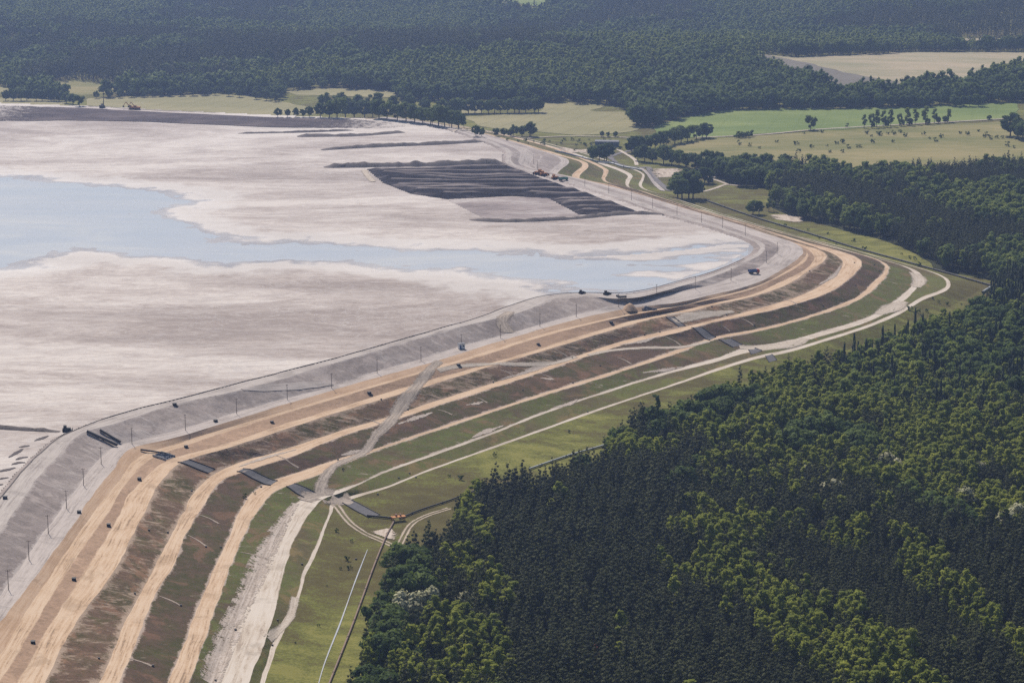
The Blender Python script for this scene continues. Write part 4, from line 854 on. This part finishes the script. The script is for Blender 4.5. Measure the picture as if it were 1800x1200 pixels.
# site cabin
c = cast(811, 613); o = tag(empty('site_cabin', c, .35, 1.15), 'small white site cabin with a flat roof on the grey berm', 'cabin')
MB().box((0, 0, 1.55), (3.2, 2.4, 2.7)).build('wall', 'white', o); MB().box((0, 0, 3.0), (3.5, 2.7, .16)).build('roof', 'roof', o); MB().box((0, 0, .1), (3.0, 2.2, .35)).build('base', 'black', o)
d_ = MB().box((-.8, -1.23, 1.3), (.85, .05, 2.0)).build('door', 'blue', o); MB().box((-.5, -1.27, 1.3), (.06, .05, .16)).build('handle', 'dark', d_)
w_ = MB().box((.75, -1.22, 1.8), (1.1, .05, .9)).build('window', 'white', o); MB().box((.75, -1.26, 1.8), (.9, .03, .7)).build('pane', 'glass', w_)

# vehicles
def wheels(o, xs, ys, r, wd):
    t_ = MB().tube((0, -wd/2, 0), (0, wd/2, 0), r, None, 12).mesh('wheel', 'rubber'); h_ = MB().tube((0, -wd/2-.02, 0), (0, wd/2+.02, 0), r*.5, None, 8).mesh('rim', 'yellow')
    for x in xs:
        for y in ys:
            a = link(bpy.data.objects.new('wheel', t_), o); a.location = (x, y, r); link(bpy.data.objects.new('rim', h_), a)
def dump_truck(x, y, rz, cab, body, label, s=1.0):
    o = tag(empty('dump_truck', cast(x, y), rz, s), label, 'truck'); MB().box((0, 0, 1.15), (7.4, 1.1, .4)).build('chassis', 'dark', o)
    c_ = MB().prism([(2.2, 1.1), (4.0, 1.1), (4.0, 2.1), (3.6, 3.1), (2.2, 3.1)], -1.2, 1.2).build('cab', cab, o); MB().prism([(3.75, 2.15), (3.99, 2.15), (3.68, 2.95), (3.5, 2.95)], -1.1, 1.1).build('windscreen', 'glass', c_)
    MB().prism([(-3.8, 1.5), (1.9, 1.4), (2.0, 3.2), (1.7, 3.2), (1.6, 1.8), (-3.6, 1.9)], -1.25, 1.25).build('tipper_floor', body, o)
    for yy in (-1.25, 1.25): MB().prism([(-3.9, 1.5), (1.9, 1.4), (2.0, 3.1), (-4.1, 2.9)], yy-.06, yy+.06).build('tipper_side', body, o)
    wheels(o, (3.0, -1.4, -2.8), (-1.05, 1.05), .62, .42); return o
dump_truck(1325, 481, .35, 'red', 'blue', 'red and blue dump truck on the grey berm', 1.0)
dump_truck(990, 318, .2, 'green', 'green', 'green truck parked behind the orange loader at the far dam', 1.05)
def excavator(x, y, rz, body, label, s=1.0, up=0):
    o = tag(empty('excavator', cast(x, y), rz, s), label, 'excavator')
    for yy in (-1.2, 1.2): MB().prism([(-2.0, .35), (-1.6, 0), (1.6, 0), (2.0, .35), (1.6, .9), (-1.6, .9)], yy-.3, yy+.3).build('crawler_track', 'rubber', o)
    MB().prism([(-2.2, 1.0), (1.5, 1.0), (1.5, 1.9), (-1.0, 2.3), (-2.3, 2.2)], -1.3, 1.3).build('body', body, o); c_ = MB().box((.9, .75, 2.2), (1.5, 1.0, 1.7)).build('cab', body, o); MB().box((1.0, .75, 2.5), (1.4, 1.06, .8)).build('cab_window', 'glass', c_)
    a, b = ((4.2, 0, 5.2), (6.2, 0, 2.4)) if not up else ((2.2, 0, 6.5), (2.6, 0, 10.5))
    MB().tube((1.4, 0, 1.8), a, .36, .26, 6).build('boom', body, o); MB().tube(a, b, .24, .16, 6).build('arm', body, o); MB().prism([(b[0]-.6, b[2]-1.0), (b[0]+.5, b[2]-1.0), (b[0]+.3, b[2]+.2), (b[0]-.3, b[2]+.2)], -.6, .6).build('bucket', 'dark', o); return o
excavator(180, 190, 1.2, 'dark', 'dark machine with its long arm raised at the far left shore', 1.5, 1)
excavator(232, 192.5, 3.0, 'orange', 'left one of two excavators on the far shore', 1.55); excavator(241, 193, 3.0, 'orange', 'right one of two excavators on the far shore', 1.55)
def dozer(x, y, rz, body, label, s=1.0):
    o = tag(empty('bulldozer', cast(x, y), rz, s), label, 'bulldozer')
    for yy in (-1.2, 1.2): MB().prism([(-2.2, .5), (-1.8, 0), (1.8, 0), (2.2, .5), (1.8, 1.1), (-1.8, 1.1)], yy-.32, yy+.32).build('crawler_track', 'rubber', o)
    MB().prism([(-2.0, .9), (2.2, .9), (2.2, 1.9), (-.2, 2.0), (-2.0, 1.8)], -.85, .85).build('body', body, o); c_ = MB().box((-.7, 0, 2.5), (1.6, 1.6, 1.4)).build('cab', body, o); MB().box((-.7, 0, 2.7), (1.66, 1.4, .7)).build('cab_window', 'glass', c_)
    MB().prism([(2.8, .1), (3.0, .1), (3.2, 1.4), (2.9, 1.5)], -2.0, 2.0).build('blade', 'dark', o); MB().box((2.2, 0, .7), (1.6, 2.6, .25)).build('push_arm', body, o); return o
dozer(947, 307, 2.8, 'orange', 'left orange machine at work on the far dam crest', 1.5); dozer(955, 309.5, .4, 'orange', 'right orange machine of the close pair on the far dam crest', 1.5); dozer(975, 315, .3, 'orange', 'orange loader in front of the green truck on the far dam', 1.3)
dozer(1066, 518, .6, 'dark', 'dark bulldozer on the crest beside the pool', .9); dozer(117, 758, .2, 'dark', 'dark machine on the crest at the left dam bend', 1.0); dozer(1022, 516, .5, 'dark', 'dark grader on the crest left of the pool', .8)

# buildings
def shed(x, y, rz, d, wall, label, name='warehouse', doors=2):
    o = tag(empty(name, cast(x, y), rz), label, 'building'); L_, W_, h_ = d
    MB().box((0, 0, h_/2), (L_, W_, h_)).build('wall', wall, o); MB().prism([(-W_/2-.4, h_), (W_/2+.4, h_), (0, h_+W_*.13)], -L_/2-.4, L_/2+.4).build('roof', 'roof', o).rotation_euler = (0, 0, math.pi/2)
    for k in range(doors): MB().box((-L_/2+(k+.7)*L_/(doors+.4), -W_/2-.05, h_*.35), (min(4, L_*.15), .12, h_*.7)).build('door', 'dark', o)
    for k in range(int(L_/6)): w_ = MB().box((-L_/2+3+k*6, -W_/2-.04, h_*.82), (2.6, .1, .9)).build('window', 'white', o); MB().box((-L_/2+3+k*6, -W_/2-.1, h_*.82), (2.3, .06, .65)).build('pane', 'glass', w_)
    for k in range(int(L_/4.5)): MB().box((-L_/2+2+k*4.5, -W_/2-.03, h_*.5), (.16, .14, h_)).build('cladding_rib', 'shed', o)
    return o
shed(1067, 257, -.12, (25, 9, 5.5), 'shed', 'long blue-grey shed beyond the far dam corner')
shed(1248, 320, .1, (6, 4, 3), 'roof', 'small grey hut beside the forest lane', 'hut', 1)

# pipelines
def pipeline(name, P, r, mat, label, every=24, sup=True, group=None):
    P = np.array([tuple(p) for p in P]); S = catmull(P, 6) if len(P) > 2 else P; ln = np.linalg.norm(np.diff(S, axis=0), axis=1).sum(); n = max(3, int(ln/5)); S = resample(S, n)
    for i in range(n): S[i, 2] = max(top(S[i, 0], S[i, 1])+r+.25, S[i, 2])
    o = tag(empty(name, tuple(S[0])), label, 'pipeline', group); t = np.gradient(S, axis=0); t /= np.linalg.norm(t, axis=1)[:, None]; sx = np.cross(t, [0, 0, 1]); sx /= np.linalg.norm(sx, axis=1)[:, None]; sy = np.cross(sx, t); q = 10
    an = np.arange(q)*2*math.pi/q; v = S[:, None]+r*(np.cos(an)[None, :, None]*sx[:, None]+np.sin(an)[None, :, None]*sy[:, None])-S[0]
    i = np.arange(n*q).reshape(n, q); j = np.roll(i, -1, 1); f = np.stack([i[:-1], j[:-1], j[1:], i[1:]], -1).reshape(-1, 4); mesh_np('pipe', v.reshape(-1, 3), f, M[mat], smooth=True, parent=o)
    fl = MB().tube((-.12, 0, 0), (.12, 0, 0), r*1.3, None, 10).mesh('flange', 'dark'); sp_ = MB().box((0, 0, -r*.9), (.6, r*2.6, r*1.6)).mesh('support', 'conc')
    for k in range(2, n-1, max(1, int(every/5))):
        a = math.atan2(t[k, 1], t[k, 0])
        for me in ((fl, sp_) if sup else (fl,)):
            b = link(bpy.data.objects.new(me.name.split('.')[0], me), o); b.location = S[k]-S[0]; b.rotation_euler = (0, 0, a)
    return o
pp = lambda pts: [cast(*p) for p in pts]
pipeline('pipeline', pp([(566,1235),(580,1200),(600,1150),(617,1107),(637,1053),(655,1003),(672,960),(678,946),(693,917)]), .42, 'rust', 'thick brown pipe running down the grass beside the wood')
pipeline('pipeline', pp([(702,913),(735,899),(784,883),(850,858)]), .4, 'pipe', 'dark pipe from the orange valve platform to the trees')
pipeline('pipeline', pp([(930,826),(1000,802),(1062,784),(1140,750)]), .5, 'zinc', 'pale pipe edge showing above the middle of the wood')
pipeline('pipeline', pp([(645,908),(690,912.5)]), .5, 'pipe', 'short dark pipe left of the orange valve platform')
pipeline('pipeline', pp([(1742,503),(1650,477),(1560,452.5),(1500,436),(1440,417),(1330,384),(1240,353)]), .6, 'pipe', 'long dark pipe along the grass foot at the right corner')
pipeline('pipeline', pp([(1746,504),(1727,516)]), .9, 'zinc', 'short pale pipe end at the wood edge')
pipeline('pipeline', pp([(975,267),(1020,277),(1034,281),(1072,288),(1097,295),(1128,301)]), .8, 'zinc', 'pale pipe beside the stepped far slopes')
ks = [k for k in range(40, NS[0]+NS[1]-40, 4)]
pipeline('pipeline', [Vector((ci[k, 0]+inn[k, 0]*.4, ci[k, 1]+inn[k, 1]*.4, 33.1)) for k in ks], .2, 'cpipe', 'long dark discharge pipe along the inner edge of the crest', 60, False)
ribbon('ditch_water', [(558,1210),(563,1190),(600,1090),(625,1020),(646,966)], [.3, .5, .7, .4, .6, .25], M['water'], .22)

# valve platform
c = cast(700, 915); o = tag(empty('valve_platform', c, .4), 'orange steel valve platform where the pipes meet', 'platform')
MB().box((0, 0, 2.3), (7, 3.2, .25)).build('deck', 'orange', o)
for x in (-3, 3):
    for y in (-1.3, 1.3): MB().box((x, y, 1.1), (.3, .3, 2.3)).build('leg', 'orange', o)
for y in (-1.5, 1.5): MB().box((0, y, 3.3), (7, .1, .1)).build('rail', 'orange', o)
for x in (-3.4, -1.1, 1.1, 3.4):
    for y in (-1.5, 1.5): MB().box((x, y, 2.85), (.1, .1, 1.0)).build('rail_post', 'orange', o)
MB().tube((-1, 0, 2.4), (-1, 0, 3.6), .5, None, 10).build('valve', 'rust', o); MB().tube((1.2, 0, 2.4), (1.2, 0, 3.4), .5, None, 10).build('valve', 'rust', o)

# concrete drainage chutes on the slopes
def chute(quad, label, wall=.9, mat='dconc', name='drainage_chute', wm='black', cat='chute'):
    a, b, c_, d = [cast(*p) for p in quad]; o = tag(empty(name, a), label, cat); n, k = 10, 5; v = []
    for i in range(n+1):
        for j in range(k+1):
            u_, t_ = i/n, j/k; p = (a*(1-t_)+b*t_)*(1-u_)+(d*(1-t_)+c_*t_)*u_; v.append((p.x, p.y, top(p.x, p.y)+.22-.12*math.sin(math.pi*t_)))
    v = np.array(v)-np.array(a); g = v.reshape(n+1, k+1, 3)
    for i in range(0, n, 2):        # slabs with open joints between them
        sl = g[i:i+3].copy(); sl[-1] = sl[-1]*.97+sl[-2]*.03; mesh_np('slab', sl.reshape(-1, 3), gridfaces(3, k+1), M[mat], parent=o)
    for j in (0, k):
        s_ = g[:, j]; w1 = np.vstack([s_+[0, 0, -.3], s_+[0, 0, wall], s_+[.35, .1, wall], s_+[.35, .1, -.3]]); i_ = np.arange(4*(n+1)).reshape(4, n+1)
        mesh_np('side_wall', w1, gridfaces(4, n+1), M[wm], parent=o)
    return o
for quad, lb in [([(312,813),(332,808),(377,825),(365,832)], 'uppermost grey drainage chute at the left dam bend'), ([(416,829),(427,824),(487,845),(475,853)], 'long grey drainage chute between the second and third tan roads'),
   ([(503,855),(517,850),(555,867),(534,875)], 'grey drainage chute just above the pale junction'), ([(601,884),(618,879),(667,905),(647,910)], 'grey drainage chute running down to the orange platform'),
   ([(1170,557),(1184,557),(1204,573),(1192,574)], 'uppermost grey chute right of the middle of the dam'), ([(1215,576),(1233,576),(1258,593),(1247,598)], 'broad dark chute second from top right of the middle'),
   ([(1263,597),(1285,596),(1304,606),(1287,610)], 'dark chute above the wide pale junction on the right'), ([(1315,615),(1327,612),(1339,617),(1320,623)], 'small dark chute below the wide pale junction'), ([(1345,626),(1356,623),(1365,633),(1351,637)], 'lowest dark chute beside the wood edge on the right')]:
    chute(quad, lb, .28)
def basin(quad, label):
    o = chute(quad, label, .8, 'rock', 'stilling_basin', 'conc', 'basin'); a = o.location; cs = [cast(*p) for p in quad]
    rk = []
    for i in range(3):
        r_ = np.random.default_rng(i); me = MB().tube((0, 0, -.2), (0, 0, .5), .7, .35, 6); me.v = [tuple(np.array(q_)*(1+r_.uniform(-.3, .3, 3))) for q_ in me.v]; rk.append(me.mesh('rock', 'rock'))
    for k in range(22):
        u_, t_ = random.random(), random.random(); p = (cs[0]*(1-t_)+cs[1]*t_)*(1-u_)+(cs[3]*(1-t_)+cs[2]*t_)*u_
        b = link(bpy.data.objects.new('rock', random.choice(rk)), o); b.location = Vector((p.x, p.y, top(p.x, p.y)+.2))-a; b.rotation_euler = (0, 0, random.uniform(0, 6)); b.scale = [random.uniform(.6, 1.3)]*3
basin([(268,802),(283,796),(307,803),(290,809)], 'rock-lined concrete basin on the tan terrace at the left bend'); basin([(1128,544),(1134,540),(1154,549),(1139,553)], 'rock-lined concrete basin on the tan slope right of centre')
for a, b, lb, r in [((153,761),(206,785),'thick dark pipe down the grey slope at the left bend', .75), ((176,758),(212,779),'thinner dark pipe down the grey slope at the left bend', .6), ((1084,522),(1101,532),'dark pipe down the grey slope right of centre', .7), ((247,792),(300,800),'dark pipe curving into the rock basin', .45)]:
    P = [cast(a[0]+(b[0]-a[0])*t, a[1]+(b[1]-a[1])*t) for t in (0, .33, .66, 1)]; pipeline('slope_pipe', P, r, 'pipe', lb, 12, False)
# spoil heap
hp = cast(1107, 543); rs = np.random.default_rng(5); v = [(0, 0, 4.0)]; rings = [(1.6, 3.1), (3.2, 1.7), (5.0, -.6)]
for r_, z_ in rings: v += [(r_*math.cos(a)*(1+rs.uniform(-.15, .15)), r_*math.sin(a)*(1+rs.uniform(-.15, .15)), z_+rs.uniform(-.25, .25)) for a in np.arange(12)*math.pi/6]
f = [(0, 1+i, 1+(i+1) % 12) for i in range(12)]+[(1+k*12+i, 13+k*12+i, 13+k*12+(i+1) % 12) for k in range(2) for i in range(12)]+[(1+k*12+i, 13+k*12+(i+1) % 12, 1+k*12+(i+1) % 12) for k in range(2) for i in range(12)]
o = mesh_np('sand_heap', np.array(v), np.array(f), M['tan_slope']); o.location = hp; tag(o, 'conical brown sand heap beside the rock basin', 'heap')

# ------------------------------------------------------------------ trees that stand out singly
def T(kind, x, y, hpx, label, group=None, cat='tree', sz=1.0, n=5):
    c = cast(x, y); hs = FPX/((c-O).length)*.98; p = get_proto(kind, n); hm_ = np.mean([k['h'] for k in p]); return tree(kind, (c.x, c.y, c.z), hpx*(1.1 if kind == 'oak' else 1)/hs/hm_/sz, label, group, cat, n, None, sz)
T('oak', 1425, 229, 24, 'lone dark oak on the edge of the green field', sz=1.15); T('oak', 1739, 211, 8, 'lone round bush-like tree on the lane at the right', sz=.9)
T('poplar', 1152, 792, 108, 'tall narrow poplar rising above the wood edge', sz=1.1); T('poplar', 1192, 748, 42, 'smaller slim poplar beside the tall poplar'); T('light', 1262, 800, 70, 'tall leafy tree with bare white trunk in the wood', sz=1.4)
for x, y, h_ in ((1088,800,50), (1078,812,44), (1118,808,38)): T('oak', x, y, h_, 'dark rounded tree at the wood edge left of the tall poplar', 'dark trees left of the poplar', sz=1.2)
T('acacia', 715, 1112, 74, 'big white-blossoming acacia, left half of the pair', 'blossoming pair'); T('acacia', 752, 1098, 68, 'big white-blossoming acacia, right half of the pair', 'blossoming pair'); T('acacia', 818, 1087, 44, 'small pale blossoming tree right of the big acacias')
for k, (x, y, h_) in enumerate([(1458,895,54),(1690,907,52),(1698,914,50),(1715,860,54),(1555,848,48),(1582,852,46),(1640,850,46),(1655,860,44),(1420,865,44)]): T('acacia', x, y, h_, f'pale blossoming crown among the pines on the right, {ORD[k]} of nine', 'blossoming crowns in the pine wood')
T('acacia', 1775, 958, 72, 'large greyish blossoming tree at the right edge'); T('redpine', 1046, 1192, 62, 'dead reddish-brown pine near the bottom edge', n=2)
for k, (x, y, h_) in enumerate([(700,1020,62),(735,1050,62),(712,1065,58),(662,1110,50),(690,1140,58),(670,1190,60),(720,1190,60),(650,1240,60),(760,1160,50)]): T('oak', x, y, h_, f'broad green tree along the left wood edge, {ORD[k]} from the top', 'broad trees along the left wood edge')
for k, (x, y) in enumerate([(1385,672),(1405,668),(1435,664),(1468,655),(1300,690),(1345,684)]): T('pine', x, y, 44, f'single dark pine standing before the wood, {ORD[sorted([1385,1405,1435,1468,1300,1345]).index(x)]} from the left', 'pines in front of the wood')
for k, (x, y, h_) in enumerate([(1228,800,62),(1205,808,50),(1245,806,55)]): T('birch', x, y, h_, f'bright yellow-green tree right of the tall poplar, {["middle", "left", "right"][k]} of three', 'bright trees by the poplar', sz=.8)
for k, (x, y, h_) in enumerate([(1290,735,48),(1315,728,46),(1335,738,48),(1268,745,46),(1345,722,40)]): T('light', x, y, h_, 'pale rounded broadleaf tree at the wood edge right of the poplar', 'pale rounded trees at the wood edge')
for k, (x, y, h_) in enumerate([(805,955,70),(818,930,66),(832,968,72),(845,945,68),(812,985,60)]): T('birch', x, y, h_, 'tall light green birch at the left tip of the pine wood', 'birches at the wood tip', sz=.85)
# row along the far edge of the pale field
def row(kind, xs, yfun, hfun, label, group, n=5, sz=1.0):
    so = sorted(xs)
    for x in xs:
        k = so.index(x)+1; od = f"{k}{'th' if 10 < k < 20 else {1: 'st', 2: 'nd', 3: 'rd'}.get(k % 10, 'th')}"
        T(kind, x+random.uniform(-2, 2), yfun(x), hfun(x)*random.uniform(.85, 1.12), f'{label}, {od} from left', group, n=n, sz=sz)
row('oak', [1408,1425,1440,1452,1466,1480,1492,1502,1520,1530,1540,1552,1562], lambda x: 99-(x-1408)*.03, lambda x: 21, 'round avenue tree along the far edge of the pale field, left group', 'avenue trees left group')
row('oak', [1578,1597,1617,1627,1643,1660,1672,1682,1692], lambda x: 91, lambda x: 18, 'round avenue tree along the far edge of the pale field, middle group', 'avenue trees middle group')
row('oak', [1720,1736,1746,1760,1770,1785,1797], lambda x: 91, lambda x: 20, 'round avenue tree along the far edge of the pale field, right group', 'avenue trees right group')
row('oak', [1275,1290,1306,1318,1330,1342,1356,1382,1402,1427,1443,1452,1465,1478,1490,1503,1520,1545,1567,1590,1605,1617,1630,1680,1692,1705,1718], lambda x: 193-(x-1275)*.012, lambda x: 21, 'round dark tree in the row behind the green field', 'trees behind the green field')
row('light', [1520,1530,1542,1553,1566,1582,1596,1610,1626,1643,1668], lambda x: 226-(x-1520)*.075, lambda x: 28, 'tall airy willow-like tree between green field and dry meadow', 'airy trees by the farm road', sz=1.1)
row('oak', [1535,1560,1585,1600,1630,1650,1660], lambda x: 227-(x-1520)*.07, lambda x: 12, 'low dark bush under the airy trees by the farm road', 'bushes under the airy trees')
row('oak', [802,812,822,834,848,858,868,880,892,903,914,926,938,948], lambda x: 200-(x-802)*.012, lambda x: 24, 'round dark tree in the row crossing the pale crop field', 'trees crossing the crop field')
row('oak', [565,578,592,607,622,640,655,668,682,698,712,728,742,756,770,783,795,808], lambda x: 207+max(0, x-660)*.13, lambda x: 28, 'round dark tree of the belt behind the far dam', 'belt behind the far dam', sz=.95)
row('oak', [572,600,630,660,690,720,748,775,798], lambda x: 196+max(0, x-680)*.09, lambda x: 30, 'dark tree in the second rank of the belt behind the dam', 'belt behind the far dam, second rank')
row('light', [745,760,776,790,806,815], lambda x: 217+(x-745)*.13, lambda x: 20, 'paler rounded tree in front of the dark belt', 'paler trees before the belt', sz=.9)
row('oak', [490,504,520,532,545], lambda x: 206, lambda x: 14, 'low round tree at the far pond edge', 'low trees at the far pond edge')
row('oak', [838,848,870,884,898,905,918,930,935], lambda x: 240, lambda x: 14+6*(x > 900), 'small round tree by the far farm road', 'small trees by the farm road')
row('oak', [1060,1070,1081], lambda x: 241, lambda x: 9, 'tiny round tree beside the farm road near the shed', 'tiny trees near the shed')
row('oak', [1043,1052,1061,1067], lambda x: 283, lambda x: 25, 'dark tree in the clump beside the asphalt lane', 'clump beside the asphalt lane')
row('oak', [1110,1116,1122,1130,1138,1150,1160,1172,1186,1197,1210,1223,1233,1243], lambda x: 270-(x-1110)*.22 if x < 1240 else 243, lambda x: 26, 'dark tree of the clump between farm road and asphalt lane', 'clump beyond the asphalt lane')
row('oak', [1120,1135,1148,1165,1180,1195], lambda x: 283+(x-1120)*.12, lambda x: 27, 'dark tree in the belt below the dry meadow', 'belt below the dry meadow')
row('oak', [1205,1222,1240,1258], lambda x: 296+(x-1205)*.2, lambda x: 30, 'tall dark tree where the belt meets the wood', 'trees joining belt and wood')
row('oak', [1190,1200,1210,1218], lambda x: 349, lambda x: 38, 'dark tree in the clump beside the far dam foot', 'clump at the far dam foot'); row('oak', [1208,1222,1238,1246], lambda x: 322, lambda x: 26, 'tree behind the dam foot clump', 'trees behind the dam foot clump')
row('oak', [1322,1334], lambda x: 377, lambda x: 24, 'rounded tree on the grass by the bare sand', 'pair of trees by the bare sand'); row('light', [1362,1375,1352], lambda x: 372, lambda x: 24, 'pale green tree in front of the right wood', 'pale trees before the right wood')
row('oak', [1776,1788,1800,1812,1795], lambda x: 240+(x-1776)*.3, lambda x: 34, 'dark tree mass cut by the right edge', 'trees at the right edge')
row('oak', [1118,1130,1142,1155,1122,1136], lambda x: 218+(x % 3)*2, lambda x: 30, 'dark tree at the corner of the crop field', 'trees at the crop field corner')
row('oak', [8,22,36,48,62,76,90,102,118,128,140], lambda x: 178+max(0, x-100)*.22, lambda x: 20, 'dark tree in the hedge at the far left', 'hedge trees at the far left')
row('oak', [170,190,210,232,252,270,282,300,318,340,358,380,404,420,450,468,484], lambda x: 174-(x-170)*.03 if x < 390 else 168+(x-390)*.12, lambda x: 15, 'round tree along the upper edge of the far crop field', 'trees above the far crop field')
# shrubs
SH = [(1524,236),(1532,241),(1545,238),(1547,239),(1568,234),(1561,237),(1572,238),(1582,234),(1592,241),(1570,251),(1535,252),(1507,260),(1513,260),(1492,262),(1482,252),(1481,269),(1458,269),(1454,258),(1471,254),(1400,255),(1404,268),(1427,260),(1365,251),(1413,236),(1445,234),(1624,238),(1634,245),(1645,250),(1655,243),(1688,236),(1700,238),(1720,232),(1735,240),(1752,244),(1762,244),(1770,258),(1783,261),(1731,242),(1742,246),(1300,255),(1335,262),(1318,258),(1218,253),(1488,224)]
for x, y in SH: T('bush', x, y, random.uniform(4.5, 9), 'small dark shrub dotted over the dry meadow', 'shrubs on the dry meadow', 'shrub')
for k in range(9): T('bush', 1295+k*2.6, 243-(k % 3), random.uniform(8, 13), 'shrub of the thicket beside the farm road', 'roadside thicket', 'shrub')
for k in range(70):
    x = random.uniform(835, 1110); y = 243+(x-835)*.02+random.uniform(0, 22)*min(1, (x-800)/120)
    if inpoly(np.array([x]), np.array([y]), [(840,240),(1110,243),(1115,262),(1060,285),(1000,262),(900,250)])[0]: T('bush', x, y, random.uniform(3, 7), 'small shrub on the rough ground beyond the far dam', 'shrubs on the rough ground', 'shrub')
for pts, lb, g in (([(610,985),(600,965),(615,1000),(640,990),(598,1000),(588,950),(592,935),(605,945),(575,1030),(552,1050),(560,1100),(540,1150),(520,1130),(604,960),(618,952),(630,965)], 'small dark bush on the grass left of the brown pipe', 'bushes left of the brown pipe'),
   ([(430,875),(388,962),(448,868),(560,842),(604,826),(620,830),(870,801),(900,775),(1000,760),(1035,735),(1120,725),(1110,732),(1130,730),(960,770),(790,838),(760,850),(810,842)], 'small dark bush dotted on the green dam slope', 'bushes on the dam slope'),
   ([(1640,525),(1650,532),(1665,535),(1600,545),(1615,550),(1630,548),(1600,455),(1608,457),(1585,448),(1690,536),(1640,455),(1615,468)], 'small bush on the grass at the right dam corner', 'bushes at the right corner'),
   ([(1440,420),(1470,430),(1500,425),(1420,405),(1455,412),(1380,398),(1520,440)], 'small bush on the meadow beyond the dam', 'bushes on the meadow beyond the dam')):
    for x, y in pts[::2] if len(pts) > 12 else pts: T('bush', x, y, random.uniform(3, 9), lb, g, 'shrub')

# ------------------------------------------------------------------ haze
hb_ = [(-6000, -60, -65), (6000, 16500, 340)]
hx = np.array([[x, y, z] for x in (hb_[0][0], hb_[1][0]) for y in (-200, 16500) for z in (-65, 345)], float)
hf = np.array([[0, 1, 3, 2], [4, 6, 7, 5], [0, 4, 5, 1], [2, 3, 7, 6], [0, 2, 6, 4], [1, 5, 7, 3]])
hz = mesh_np('haze', hx, hf); tag(hz, 'thin bluish summer haze over the plain', kind='stuff')
hm = bpy.data.materials.new('haze'); hm.use_nodes = True; t = hm.node_tree; t.nodes.remove(t.nodes['Principled BSDF'])
pvn = t.nodes.new('ShaderNodeVolumePrincipled'); pvn.inputs['Color'].default_value = (.42, .58, 1.0, 1); pvn.inputs['Density'].default_value = HAZE_DENSITY; pvn.inputs['Anisotropy'].default_value = .35
t.links.new(pvn.outputs[0], t.nodes['Material Output'].inputs['Volume']); hz.data.materials.append(hm)
